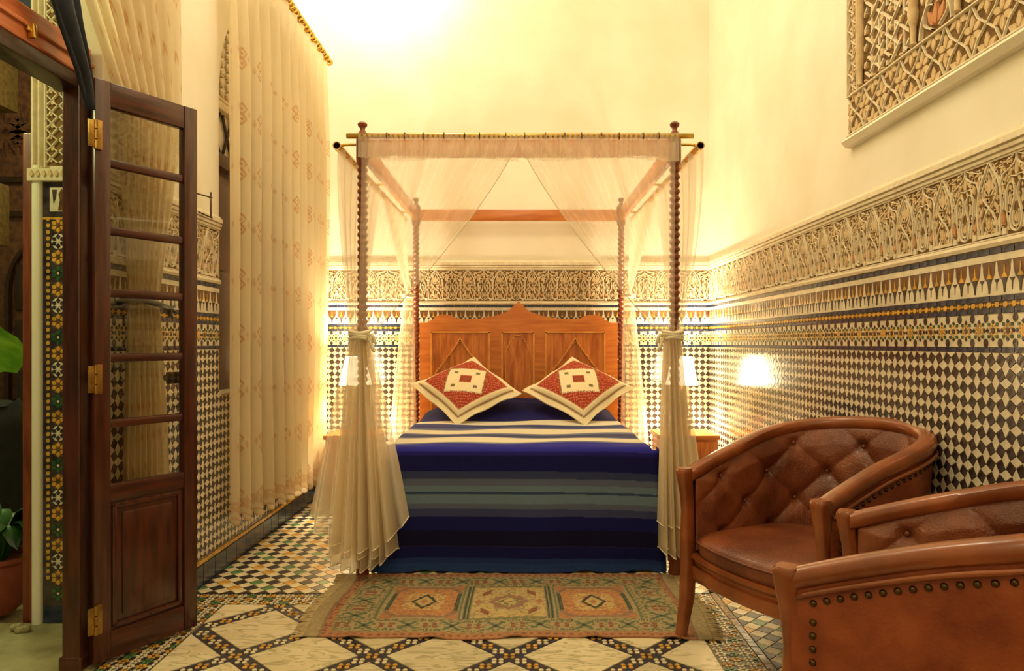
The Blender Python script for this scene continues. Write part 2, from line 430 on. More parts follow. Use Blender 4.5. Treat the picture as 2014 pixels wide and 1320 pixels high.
Z_F0, Z_F1 = .135, 1.193
def dado(wall, fr, og, u0, u1, hole, vis, near, limit=300, rep=1.0):
    """zellige: field of leaning lozenges, star band, gold chain, crenellated band, edging rows"""
    P = .049; D = .0052
    inhole = lambda u, v: hole is not None and hole[0] < u < hole[1] and v > hole[2]
    full = lambda poly: all(not inhole(*p) for p in poly)
    # --- field
    ni = int((u1-u0)/P)+2; nj = int((Z_F1-Z_F0)/P)+2
    pieces = []
    for i in range(-1, ni):
        for j in range(-1, nj):
            s = 1 if (i+j) % 2 == 0 else -1
            cu, cv = u0+(i+.5)*P, Z_F1-(j+.5)*P
            d = [(cu+P/2, cv+D*s), (cu-D*s, cv+P/2), (cu-P/2, cv-D*s), (cu+D*s, cv-P/2)]
            pieces.append(('dark', s, cu, cv, d))
            wu, wv = cu+P/2, cv+P/2
            # white piece between four dark ones
            w = [(wu, cv+D*s), (wu+D*s, wv), (wu, wv+P/2-D*s), (wu-P/2-D*s, wv)]
            w = [(wu, wv-P/2+D*s), (wu+P/2+D*s, wv), (wu, wv+P/2-D*s), (wu-P/2-D*s, wv)]
            pieces.append(('white', s, wu, wv, w))
    cand = {'dark': [], 'white': []}; rest = []
    for pc in pieces:
        k, s, cu, cv, poly = pc
        if not (u0 <= cu <= u1 and Z_F0 <= cv <= Z_F1+.01) or inhole(cu, cv): 
            q = clip(poly, u0, u1, Z_F0, Z_F1)
            if q and area(q) > 1e-5 and full(q): rest.append((k, q))
            continue
        q = clip(poly, u0, u1, Z_F0, Z_F1)
        if not q or not full(q): continue
        if len(q) == 4 and abs(area(q)-area(poly)) < 1e-7 and vis(cu, cv): cand[k].append((near(cu, cv), k, s, cu, cv, poly))
        else: rest.append((k, q))
    meshes = {}
    for k in cand:
        cand[k].sort(key=lambda t: t[0])
        for n, (d, kk, s, cu, cv, poly) in enumerate(cand[k]):
            if n < limit:
                if (k, s) not in meshes:
                    t = MB(); t.prism([(p[0]-cu, p[1]-cv) for p in shrink(poly, .0011)], 0, .003, og, 0, .0012)
                    meshes[(k, s)] = t.mesh(k+'_tile', T[MI[k]])
                o = link(k+'_tile', meshes[(k, s)], wall); o.location = fr(cu, cv, .001)
            else: rest.append((k, poly))
    mb = MB()
    for k, q in rest: mb.prism(shrink(q, .0011), .001, .004, fr, MI[k], .0012)
    mb.obj('field_tiles', T, wall, kind='stuff')
    segs = [(u0, u1)] if hole is None else [(u0, hole[0]), (hole[1], u1)]
    g = MB()
    for a, b in ([(u0, u1)] if hole is None else [(u0, u1)]):
        g.prism([(a, 0), (b, 0), (b, .13 if hole else 1.56), (a, .13 if hole else 1.56)], -.01, .001, fr)
    if hole:
        g.prism([(u0, 0), (u1, 0), (u1, hole[2]), (u0, hole[2])], -.01, .001, fr)
        for a, b in segs: g.prism([(a, hole[2]), (b, hole[2]), (b, 1.56), (a, 1.56)], -.01, .001, fr)
    g.obj('tile_bed', M['grout'], wall)
    # --- edging rows of long dark tiles
    meshes = {}; stuff = MB(); count = 0
    for z0, z1, mname in ((1.194, 1.211, 'blue'), (1.322, 1.339, 'blue'), (1.362, 1.380, 'blue'), (1.517, 1.537, 'blue')):
        for a, b in segs:
            n = max(1, int(round((b-a)/.06))); L = (b-a)/n
            for i in range(n):
                cu, cv = a+(i+.5)*L, (z0+z1)/2
                q = [(-L/2+.001, (z0-z1)/2), (L/2-.001, (z0-z1)/2), (L/2-.001, (z1-z0)/2), (-L/2+.001, (z1-z0)/2)]
                if vis(cu, cv) and count < 290:
                    key = (round(L, 5), z0)
                    if key not in meshes:
                        t = MB(); t.prism(q, 0, .004, og, 0, .001); meshes[key] = t.mesh('edge_tile', T[MI[mname]])
                    o = link('edge_tile', meshes[key], wall); o.location = fr(cu, cv, .001); count += 1
                else: stuff.prism([(cu+p[0], cv+p[1]) for p in q], .001, .005, fr, MI[mname])
    # --- white row, star band, gold chain, crenel band
    hexa = lambda cu, cv, rx, ry, n=6, ph=0: [(cu+rx*math.cos(ph+2*PI*k/n), cv+ry*math.sin(ph+2*PI*k/n)) for k in range(n)]
    for a, b in segs:
        stuff.prism([(a, 1.493), (b, 1.493), (b, 1.516), (a, 1.516)], .001, .0035, fr, 0)
        stuff.prism([(a, 1.212), (b, 1.212), (b, 1.321), (a, 1.321)], .001, .0025, fr, 0)
        stuff.prism([(a, 1.340), (b, 1.340), (b, 1.361), (a, 1.361)], .001, .0025, fr, 1)
        n = max(1, int(round((b-a)/.0725))); L = (b-a)/n; zc = 1.2665
        for i in range(n):
            u = a+(i+.5)*L; e = a+i*L
            for zz in (zc-.041, zc+.041): stuff.prism(hexa(e if i else e+.010, zz, .0120, .0150, 8), .002, .0045, fr, 1)
            stuff.prism(hexa(u, zc, .0095, .0105, 8), .002, .0045, fr, (5, 1, 3)[i % 3])
            for k in range(8):
                an = PI/8+k*PI/4; ca, sa = math.cos(an), math.sin(an)
                r0, r1, h = .0125, .0240, .0052
                pts = [(r0, 0), ((r0+r1)/2, h), (r1, 0), ((r0+r1)/2, -h)]
                stuff.prism([(u+x*ca-y*sa, zc+x*sa+y*ca) for x, y in pts], .002, .0045, fr, 3)
                an = k*PI/4; ca, sa = math.cos(an), math.sin(an)
                pts = [(.0205, 0), (.028, .0078), (.0365, 0), (.028, -.0078)]
                stuff.prism([(u+x*ca-y*sa, zc+x*sa+y*ca) for x, y in pts], .002, .0045, fr, (1, 4)[k % 2])
        n = max(1, int(round((b-a)/.041))); L = (b-a)/n
        for i in range(n):
            u = a+(i+.5)*L
            stuff.prism(hexa(u, 1.3505, .0125, .0098, 8), .002, .0045, fr, 3)
            e = a+i*L
            if i: stuff.prism([(e-.0075, 1.3505), (e, 1.3455), (e+.0075, 1.3505), (e, 1.3555)], .002, .0045, fr, 3)
        n = max(1, int(round((b-a)/.076))); L = (b-a)/n
        stuff.prism([(a, 1.381), (b, 1.381), (b, 1.434), (a, 1.434)], .001, .0024, fr, 0)
        stuff.prism([(a, 1.434), (b, 1.434), (b, 1.4925), (a, 1.4925)], .001, .0024, fr, 5)
        for i in range(n):
            u = a+(i+.5)*L; e = a+i*L
            sp = [(.0165, 1.434), (.011, 1.444), (.0065, 1.458), (.0055, 1.474), (.0022, 1.491)]
            q = [(u+x, z) for x, z in sp]+[(u-x, z) for x, z in reversed(sp)]
            sub = [('white', q, .0045)]
            sub.append(('brown' if False else 'dark', [(u-.011, 1.4345), (u-.006, 1.4255), (u-.002, 1.4235), (u, 1.396), (u+.002, 1.4235), (u+.006, 1.4255), (u+.011, 1.4345)], .0042))
            ou = e if i else e+.02
            sp = [(.0145, 1.437), (.0085, 1.446), (.003, 1.452), (.0032, 1.462), (.0014, 1.480)]
            sub.append(('ochre', [(ou+x, z) for x, z in sp]+[(ou-x, z) for x, z in reversed(sp)], .0045))
            sub.append(('dark', [(ou-.0155, 1.4365), (ou-.0065, 1.415), (ou-.003, 1.389), (ou+.003, 1.389), (ou+.0065, 1.415), (ou+.0155, 1.4365)], .0042))
            for mn, q, w in sub:
                stuff.prism(q, .002, w, fr, MI[mn])
    stuff.obj('border_mosaic', T, wall, kind='stuff')
    # --- ledge below and mouldings above the carved frieze
    led = MB()
    for a, b in segs:
        prof = [(1.538, .001), (1.540, .010), (1.552, .014), (1.562, .010), (1.566, .001)]
        for (za, wa), (zb, wb) in zip(prof[:-1], prof[1:]):
            led.add([fr(a, za, wa), fr(b, za, wa), fr(b, zb, wb), fr(a, zb, wb)], [(0,1,2,3)])
        prof = [(1.828, .0), (1.829, .010), (1.838, .012), (1.839, .006), (1.844, .006), (1.845, .016), (1.856, .018), (1.857, .010), (1.862, .010), (1.864, .022), (1.885, .020), (1.905, .0)]
        for (za, wa), (zb, wb) in zip(prof[:-1], prof[1:]):
            led.add([fr(a, za, wa), fr(b, za, wa), fr(b, zb, wb), fr(a, zb, wb)], [(0,1,2,3)])
    led.obj('frieze_moulding', M['carved'], wall)

# ---- carved frieze unit
FZ0, FZ1 = 1.566, 1.828
CM = [M['carved'], M['carved_back_shade'], M['leaf_carved'], M['red_carved']]
def leafpoly(cx, cy, ang, L, Wd):
    pts = [(0, 0), (.25*L, Wd*.42), (.55*L, Wd*.5), (L, 0), (.55*L, -Wd*.5), (.25*L, -Wd*.42)]
    ca, sa = math.cos(ang), math.sin(ang)
    return [(cx+x*ca-y*sa, cy+x*sa+y*ca) for x, y in pts]

def frieze_unit(og, P):
    H = FZ1-FZ0; t = MB()
    U = lambda u, v: (u*P, v*H)
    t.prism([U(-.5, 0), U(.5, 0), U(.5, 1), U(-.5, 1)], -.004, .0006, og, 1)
    def rib(pts, w=.0085, h=.011, mi=0):
        for sg in (1, -1):
            t.ribbon(spline([U(sg*a, b) for a, b in pts], 4), w*.74, .0006, h*.52, og, mi)
    rib([(0, .99), (.07, .88), (.165, .74), (.215, .58), (.235, .40), (.22, .22), (.205, .07)], .0105, .013)
    rib([(0, .90), (.06, .80), (.125, .66), (.135, .56), (.07, .47), (0, .40), (-.07, .33)], .007)
    rib([(0, .40), (.08, .31), (.135, .20), (.145, .07)], .0085)
    rib([(.46, .60), (.475, .50), (.45, .40), (.405, .27), (.40, .17), (.43, .08), (.5, .045)], .009, .013)
    rib([(.455, .30), (.44, .20), (.46, .12), (.5, .10)], .006)
    rib([(.46, .60), (.42, .645), (.36, .63), (.325, .54), (.32, .42), (.33, .30), (.36, .16), (.37, .07)], .0085)
    rib([(.30, .58), (.29, .46), (.27, .34)], .006)
    rib([(.395, .53), (.375, .46), (.37, .38)], .006)
    rib([(.5, .99), (.49, .90), (.42, .84), (.33, .80), (.25, .76), (.21, .64)], .009)
    rib([(.46, .97), (.36, .93), (.24, .90), (.13, .88)], .006)
    rib([(.34, .66), (.40, .72), (.5, .70)], .006)
    t.prism([U(-.23, .035), U(.23, .035), U(.23, .075), U(-.23, .075)], .0006, .006, og, 0, .001)
    t.prism([U(-.5, 0), U(.5, 0), U(.5, .018), U(-.5, .018)], .0006, .005, og, 0, .001)
    t.prism([U(-.5, .975), U(.5, .975), U(.5, 1), U(-.5, 1)], .0006, .005, og, 0, .001)
    for sg in (1, -1):
        t.prism([U(sg*.25, .025), U(sg*.33, .025), U(sg*.33, .11), U(sg*.25, .11)], .0006, .006, og, 0, .002)
    def leaf(u, v, ang, L, Wd, mi=2, h=.0042):
        for sg in ((1, -1) if abs(u) > 1e-4 or abs(ang-PI/2) > 1e-3 else (1,)):
            a = ang if sg == 1 else PI-ang
            c = U(sg*u, v)
            q = clip(leafpoly(c[0], c[1], a, L*H, Wd*H), -.499*P, .499*P, .02*H, .98*H)
            if q: t.prism(q, .0006, h, og, mi, .0015)
    # palmettes
    for cy, sc in ((.55, 1.0), (.10, .72)):
        leaf(0, cy, PI/2, .27*sc, .085*sc, 2, .005)
        leaf(.001, cy, PI/2-.42, .23*sc, .07*sc)
        leaf(.001, cy, PI/2-.85, .17*sc, .06*sc)
    for u, v, ang, L, Wd in ((.5, .70, PI/2, .20, .07), (.5, .70, PI/2-.5, .17, .06), (.5, .70, PI/2-1.0, .15, .06), (.5, .14, PI/2, .14, .08),
        (.44, .78, 2.7, .13, .05), (.30, .86, 3.0, .14, .035), (.42, .90, 3.05, .13, .035), (.18, .30, 1.9, .16, .05), (.28, .14, 1.7, .17, .06),
        (.20, .46, 1.4, .12, .04), (.29, .66, 1.2, .12, .05), (.34, .74, .4, .10, .045), (.17, .14, 1.5, .13, .04), (.06, .50, .7, .08, .04), (.40, .36, 1.6, .12, .03), (.10, .92, .5, .07, .03)):
        leaf(u, v, ang, L, Wd, 3 if (u, v) == (.28, .14) else 2)
    # fine background foliage between the ribs
    for j in range(11):
        for i in range(13):
            u = -.48+.96*(i+.5*(j % 2))/13; v = .07+.88*j/11
            a = (1.05 if (i+j) % 2 else 2.09)+.35*math.sin(i*1.9+j*1.3)
            q = clip(leafpoly(u*P, v*H, a, .027, .0125), -.498*P, .498*P, .02*H, .98*H)
            if q: t.prism(q, .0006, .0026, og, 2 if (i*3+j) % 4 else 0, .0012)
    return t.mesh('frieze_panel', CM)

def frieze(wall, fr, og, u0, u1, P=.264):
    n = max(1, int(round((u1-u0)/P))); P = (u1-u0)/n
    me = frieze_unit(og, P)
    for i in range(n):
        o = link('frieze_panel', me, wall); o.location = fr(u0+(i+.5)*P, FZ0, 0)

def vis_right(u, v):
    x, y = project(fr_right(u, v, 0)); 
    return 1396 < x < 2020 and y < (965 if x > 1850 else 905)
dado(wall_right, fr_right, o_right, 1.2, YB, None, vis_right, lambda u, v: u+abs(v-1)*.2)
frieze(wall_right, fr_right, o_right, 1.225, YB-.001)
def vis_left(u, v):
    x, y = project(fr_left(u, v, 0)); return 384 < x < 447
dado(wall_left, fr_left, o_left, DY1+.005, YB, (WY0, WY1, WZ0), vis_left, lambda u, v: u)
frieze(wall_left, fr_left, o_left, DY1+.03, WY0-.005)
frieze(wall_left, fr_left, o_left, WY1+.01, YB-.002)
def vis_back(u, v):
    x, y = project(fr_back(u, v, 0))
    return (638 < x < 692 or 735 < x < 800 or 1240 < x < 1292 or 1345 < x < 1394 or (v > 1.35 and 800 < x < 1240)) and y < 850
dado(wall_back, fr_back, o_back, XL, XR, None, vis_back, lambda u, v: -v)
frieze(wall_back, fr_back, o_back, XL+.002, XR-.002)

# baseboards
def baseboard(name, fr, u0, u1, n):
    t = MB()
    for i in range(n):
        a = u0+(u1-u0)*i/n; b = u0+(u1-u0)*(i+1)/n
        t.prism([(a+.0015, .0), (b-.0015, .0), (b-.0015, .108), (a+.0015, .108)], 0, .014, fr, 0, .002)
    t.prism([(u0, .110), (u1, .110), (u1, .128), (u0, .128)], 0, .008, fr, 1)
    return struct(name, t, [M['t_base'], M['t_ochre']])
baseboard('baseboard_left', fr_left, DY1+.01, YB, 22)
baseboard('baseboard_right', fr_right, YN, YB, 50)
baseboard('baseboard_back', fr_back, XL+.015, XR-.015, 20)

# ---- carved plaster screen high on the right wall
PY1, PZ0 = 3.41, 2.185; PY0 = 1.55; PZ1 = 3.6
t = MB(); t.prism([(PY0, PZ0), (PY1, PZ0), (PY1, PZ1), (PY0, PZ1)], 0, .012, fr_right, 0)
t.obj('carved_screen_ground', M['carved_back_shade'], wall_right)
t = MB()
prof = [(-.048, 0), (-.046, .030), (-.022, .050), (-.004, .034), (0, .012)]
for (za, wa), (zb, wb) in zip(prof[:-1], prof[1:]):
    t.add([fr_right(PY0, PZ0+za, wa), fr_right(PY1, PZ0+za, wa), fr_right(PY1, PZ0+zb, wb), fr_right(PY0, PZ0+zb, wb)], [(0,1,2,3)])
t.add([fr_right(PY1, PZ0+a, b) for a, b in prof]+[fr_right(PY1, PZ0, 0)], [tuple(range(6))])
t.obj('screen_sill_moulding', M['plaster'], wall_right)
# bottom row: lozenge cells each holding a six-leaf flower
BH = .185; CP = .155
def flower_cell():
    t = MB(); og = o_right
    t.ribbon([(-CP/2, 0), (-CP*.30, BH*.30), (0, BH*.5), (CP*.30, BH*.70), (CP/2, BH)], .0075, .011, .020, og, 0)
    t.ribbon([(CP/2, 0), (CP*.30, BH*.30), (0, BH*.5), (-CP*.30, BH*.70), (-CP/2, BH)], .0075, .011, .020, og, 0)
    for cx, cy in ((0, BH*.02), (0, BH*.98), (CP/2, BH*.5), (-CP/2, BH*.5)):
        for k in range(6):
            a = k*PI/3+PI/6
            q = clip(leafpoly(cx+.006*math.cos(a), cy+.006*math.sin(a), a, .056, .029), -CP/2, CP/2, 0, BH)
            if q: t.prism(q, .011, .017, og, 2, .003)
    for sg in (1, -1):
        t.ribbon([(-CP/2, BH/2+sg*BH*.49), (CP/2, BH/2+sg*BH*.49)], .010, .011, .027, og, 0)
    return t.mesh('flower_cell', CM)
me = flower_cell(); k = 0
y = PY1-CP/2
while y-CP/2 > PY0:
    o = link('flower_cell', me, wall_right); o.location = fr_right(y, PZ0+.006, 0); y -= CP
# left border strip and interlaced straps between the colonettes
t = MB()
z = PZ0+BH+.012
t.ribbon([(PY1-.005, z), (PY1-.005, PZ1)], .012, .011, .027, fr_right, 0)
t.ribbon([(PY1-.10, z), (PY1-.10, PZ1)], .008, .011, .024, fr_right, 0)
zz = z
while zz < PZ1-.05:
    for a, b in ((PY1-.01, PY1-.095), (PY1-.095, PY1-.01)):
        t.ribbon(spline([(a, zz), ((a+b)/2+.012, zz+.045), ((a+b)/2-.012, zz+.055), (b, zz+.10)], 3), .0065, .011, .024, fr_right, 0)
    for k in range(4):
        t.prism(leafpoly(PY1-.052, zz+.05, k*PI/2+PI/4, .036, .016), .011, .020, fr_right, 2, .002)
        t.prism(leafpoly(PY1-.052, zz, k*PI/2, .034, .016), .011, .020, fr_right, 2, .002)
    zz += .10
t.obj('screen_border_strip', CM, wall_right)
def strapwork(ya, yb):
    t = MB(); z0 = PZ0+BH+.014; z1 = PZ1
    for ang_, sp, hh in ((PI/2, .066, .0185), (math.radians(38), .062, .021), (math.radians(142), .062, .0235)):
        dx, dy = math.cos(ang_), math.sin(ang_)
        for k in range(-40, 41):
            ox, oy = -dy*sp*k+(ya+yb)/2, dx*sp*k+(z0+z1)/2
            run = []
            for m in range(-150, 151):
                x, y = ox+dx*m*.01, oy+dy*m*.01
                ok = yb+.006 < x < ya-.006 and z0+.006 < y < z1-.004 and (m+5*k) % 19 > 2
                if ok: run.append((x, y))
                if (not ok or m == 150) and run:
                    if len(run) > 2: t.ribbon([run[0], run[-1]], .0135, .011, hh, fr_right, 0)
                    run = []
    S = .15
    for j in range(-1, int((z1-z0)/S)+2):
        for i in range(-1, int(abs(yb-ya)/S)+2):
            cu, cv = yb+(i+.5)*S, z0+(j+.5)*S
            for k in range(8):
                a = k*PI/4+PI/8
                # eight short straps around each star, each laid across its neighbour
                d = (math.cos(a+PI/2), math.sin(a+PI/2)); c = (cu+.047*math.cos(a), cv+.047*math.sin(a))
                p, q = (c[0]-d[0]*.056, c[1]-d[1]*.056), (c[0]+d[0]*.056, c[1]+d[1]*.056)
                if False:
                    t.ribbon([p, q], .0105, .011, .021 if k % 2 else .018, fr_right, 0)
            q = clip([(cu+.017*math.cos(k*PI/4), cv+.017*math.sin(k*PI/4)) for k in range(8)], yb, ya, z0, z1)
            if q: t.prism(q, .011, .022, fr_right, 3 if (i+2*j) % 5 == 0 else 2, .003)
            for gx, gy in ((cu+S/2, cv), (cu, cv+S/2), (cu+S/2, cv+S/2)):
                q = clip([(gx+.016*math.cos(k*PI/2), gy+.016*math.sin(k*PI/2)) for k in range(4)], yb+.004, ya-.004, z0+.004, z1)
                if q: t.prism(q, .011, .024, fr_right, 2, .003)
    t.obj('screen_strapwork', CM, wall_right)
def arch_flora(ya, yb):
    t = MB(); z0 = PZ0+BH+.014; w = ya-yb; cu = (ya+yb)/2
    for n in range(7):
        zb = z0+n*.19
        for sg in (1, -1):
            t.ribbon(spline([(cu+sg*w*.46, zb), (cu+sg*w*.40, zb+.06), (cu+sg*w*.18, zb+.13), (cu, zb+.19)], 4), .011, .011, .027, fr_right, 0)
            t.ribbon(spline([(cu+sg*w*.10, zb+.01), (cu+sg*w*.34, zb+.05), (cu+sg*w*.25, zb+.11), (cu+sg*w*.06, zb+.10)], 4), .008, .011, .025, fr_right, 0)
            t.prism(leafpoly(cu+sg*w*.05, zb+.02, PI/2-sg*.55, .085, .036), .011, .022, fr_right, 3 if n % 2 == 0 else 2, .003)
            t.prism(leafpoly(cu+sg*w*.30, zb+.10, PI/2+sg*.3, .08, .03), .011, .020, fr_right, 2, .003)
            t.prism(leafpoly(cu+sg*w*.42, zb+.13, PI/2, .07, .028), .011, .020, fr_right, 3 if n == 1 else 2, .003)
        t.prism(leafpoly(cu, zb+.015, PI/2, .10, .032), .011, .024, fr_right, 3 if n % 2 == 0 else 2, .003)
    t.obj('screen_carved_leaves', CM, wall_right)
cols = [3.27, 2.83, 2.545, 2.15, 1.80]
strapwork(3.245, 2.86); arch_flora(2.80, 2.575); strapwork(2.52, 2.175); arch_flora(2.12, 1.83)
for yc in cols:
    prof = [(.010, 0), (.014, .004), (.010, .012), (.012, .07), (.019, .10), (.022, .125), (.018, .15), (.020, .16), (.020, PZ1-PZ0-BH-.014)]
    t = MB(); t.lathe(prof, n=14, M=Matrix.Translation((XR-.026, yc, PZ0+BH+.014)))
    t.obj('colonette', M['leaf_carved'], wall_right, smooth=40)

# ================================================================== floor tiling
FX0, FX1, FY1 = -1.376, .768, 3.395
fm = MB(); fm.box(FX0, FX1, YN, FY1, 0, .0015, 0); fm.obj('mosaic_band_ground', M['band'], floor)
HD = .268; TD = .212
for j in range(-2, 14):
    for i in range(-6, 7):
        cx = -.036+HD*i; cy = 2.84-HD*(j-2)
        if (i+j) % 2 == 0: continue
        q = clip([(cx+TD, cy), (cx, cy+TD), (cx-TD, cy), (cx, cy-TD)], FX0+.004, FX1-.004, 0.9, FY1-.004)
        if len(q) < 3 or area(q) < .001: continue
        t = MB(); ux = sum(p[0] for p in q)/len(q); uy = sum(p[1] for p in q)/len(q)
        t.prism([(p[0]-ux, p[1]-uy) for p in q], 0, .005, fr_floor, 0, .0015)
        o = t.obj('marble_tile', M['marble'], floor); o.location = (ux, uy, 0)
FM = [M['f_white'], M['f_dark'], M['f_green'], M['f_ochre'], M['t_brown']]
t = MB()
def cluster(cx, cy, mi, t=t):
    if not (FX0+.01 < cx < FX1-.01 and 1.2 < cy < FY1-.01): return
    for sx in (1, -1):
        for sy in (1, -1):
            x, y = cx+sx*.0135, cy+sy*.0120
            q = [(x-.0105, y), (x-.005, y-.0085), (x+.005, y-.0085), (x+.0105, y), (x+.005, y+.0085), (x-.005, y+.0085)]
            t.prism(q, .001, .0045, fr_floor, mi, .001)
    t.prism([(cx-.006, cy), (cx, cy-.006), (cx+.006, cy), (cx, cy+.006)], .001, .004, fr_floor, 4)
for j in range(-2, 8):
    for i in range(-6, 7):
        if (i+j) % 2: continue
        cx = -.036+HD*i; cy = 2.84-HD*(j-2)
        cluster(cx, cy, 3)
        for dx, dy in ((1, 1), (-1, 1)):
            for k in range(1, 6):
                cluster(cx+dx*HD*k/6, cy+dy*HD*k/6, 3 if k % 2 == 0 else 0)
t.obj('band_mosaic', FM, floor, kind='stuff')
# fine mosaic border around the marble field
t = MB()
def fine(u0, u1, v0, v1):
    P = .046
    t.prism([(u0, v0), (u1, v0), (u1, v1), (u0, v1)], 0, .0012, fr_floor, 1)
    for i in range(int((u1-u0)/P)+1):
        for j in range(int((v1-v0)/P)+1):
            cx, cy = u0+(i+.5)*P, v0+(j+.5)*P
            c = (0, 3, 0, 2, 0, 3, 0)[(i+2*j) % 7]
            for k in range(6):
                a = k*PI/3
                q = leafpoly(cx+.006*math.cos(a), cy+.006*math.sin(a), a, .019, .0125)
                q = clip(q, u0, u1, v0, v1)
                if q: t.prism(q, .001, .004, fr_floor, c, .0008)
fine(XL+.016, FX1+.16, FY1+.004, FY1+.145)
fine(XL+.016, FX0-.004, 2.45, FY1)
fine(FX1+.004, FX1+.16, 1.5, FY1)
t.obj('border_mosaic', FM, floor, kind='stuff')
t = MB()
for i in range(60):
    y = 1.5+i*.075
    t.prism([(FX1+.165, y), (FX1+.195, y), (FX1+.195, y+.072), (FX1+.165, y+.072)], 0, .004, fr_floor, 0, .001)
t.obj('border_strip', M['t_brown'], floor, kind='stuff')
# lozenge paving round the bed and along the right wall
DG = .084
cand = []
def lozenges(u0, u1, v0, v1):
    for j in range(int((v1-v0)/(DG/2))+2):
        for i in range(int((u1-u0)/DG)+2):
            cx = u0+(i+(.5 if j % 2 else 0))*DG; cy = v0+j*DG/2
            q = clip([(cx+DG/2, cy), (cx, cy+DG/2), (cx-DG/2, cy), (cx, cy-DG/2)], u0, u1, v0, v1)
            if len(q) < 3 or area(q) < 2e-4: continue
            if j % 2: k = 0
            else: k = (1, 2, 1, 3)[(i+j//2) % 4] if (j//2) % 3 else 1
            cand.append((cx, cy, k, q, len(q) == 4 and area(q) > DG*DG/2*.99))
lozenges(XL+.016, XR-.016, FY1+.15, YB-.016)
lozenges(FX1+.20, XR-.016, 1.5, FY1+.15)
def floor_vis(cx, cy):
    x, y = project((cx, cy, 0)); return (385 < x < 720 and y < 1185 and 1000 < y) or (1360 < x < 1525 and 1120 < y < 1300)
ind = sorted([c for c in cand if c[4] and floor_vis(c[0], c[1])], key=lambda c: c[1])[:300]
ids = set(id(c) for c in ind)
ms = []
for k in range(4):
    t = MB(); t.prism(shrink([(DG/2, 0), (0, DG/2), (-DG/2, 0), (0, -DG/2)], .0016), 0, .004, fr_floor, 0, .0015); ms.append(t.mesh('floor_tile', FM[k]))
for cx, cy, k, q, ok in ind:
    o = link('floor_tile', ms[k], floor); o.location = (cx, cy, 0)
t = MB()
for c in cand:
    if id(c) not in ids: t.prism(shrink(c[3], .0016), 0, .004, fr_floor, c[2], .0015)
t.obj('lozenge_paving', FM, floor, kind='stuff')
# ================================================================== doorway
hx, hy = -1.600, 2.725
ang = math.atan2(.385, .214); LW = .44; TH = .040
door = bpy.data.objects.new('door_1', None); C.objects.link(door); door['kind'] = 'structure'
door['label'] = 'open dark red-brown door leaf with six glass panes above a wooden panel'
door.location = (hx, hy, .02); door.rotation_euler = (0, 0, ang)
ZT = 2.20; SW = .062
zm = [1.894, 1.635, 1.398, 1.149, .896]; zg0, zg1 = .665, 2.105
def part(name, mat, parent, *boxes, b=.004, smooth=30):
    t = MB()
    for bx in boxes: t.bbox(*bx, b=b)
    return t.obj(name, mat, parent, smooth=smooth)
part('stile', M['door'], door, (0, SW, -TH/2, TH/2, 0, ZT))
part('stile', M['door'], door, (LW-SW, LW, -TH/2, TH/2, 0, ZT))
part('rail', M['door_x'], door, (SW, LW-SW, -TH/2+.002, TH/2-.002, zg1, ZT))
part('rail', M['door_x'], door, (SW, LW-SW, -TH/2+.002, TH/2-.002, .60, zg0))
part('rail', M['door_x'], door, (SW, LW-SW, -TH/2+.002, TH/2-.002, 0, .105))
for z in zm: part('muntin', M['door_x'], door, (SW, LW-SW, -TH/2+.006, TH/2-.006, z-.016, z+.016), b=.007)
ed = [zg0]+list(reversed(zm))+[zg1]
for a, b in zip(ed[:-1], ed[1:]):
    t = MB(); t.box(SW-.004, LW-SW+.004, -.0015, .0015, a-.004, b+.004); t.obj('pane', M['glass'], door)
pn = part('panel', M['door'], door, (SW-.004, LW-SW+.004, -.008, .008, .100, .606))
t = MB()
for sg in (1, -1):
    ya, yb = (.008, .017) if sg == 1 else (-.017, -.008)
    x0, x1, z0, z1 = SW+.008, LW-SW-.008, .115, .590
    for bx in ((x0, x1, ya, yb, z0, z0+.018), (x0, x1, ya, yb, z1-.018, z1), (x0, x0+.018, ya, yb, z0, z1), (x1-.018, x1, ya, yb, z0, z1)):
        t.bbox(*bx, b=.005)
t.obj('panel_moulding', M['door'], pn, smooth=30)
part('raised_field', M['door'], pn, (SW+.05, LW-SW-.05, -.014, .014, .155, .550), b=.006)
# hinges on the room side of the hinge edge
for z in (1.985, 1.07, .17):
    t = MB(); t.bbox(-.030, -.004, -TH/2-.010, -TH/2-.004, z-.050, z+.050, b=.001); t.bbox(.004, .024, -TH/2-.008, -TH/2-.001, z-.055, z+.055, b=.001)
    for k in range(3): t.lathe([(.007, z-.055+k*.038), (.007, z-.022+k*.038)], -.001, -TH/2-.008, 10)
    t.obj('hinge', M['hinge'], door, smooth=30)
t = MB(); t.lathe([(.006, 0), (.006, .03), (.013, .034), (.015, .046), (.008, .056), (0, .057)], n=12, M=Matrix.Translation((LW-.10, 0, 1.06)) @ Matrix.Rotation(-PI/2, 4, 'X'))
t.bbox(LW-.115, LW-.030, TH/2-.002, TH/2+.010, 1.035, 1.085, b=.003)
t.obj('latch', M['old_brass'], door, smooth=30)

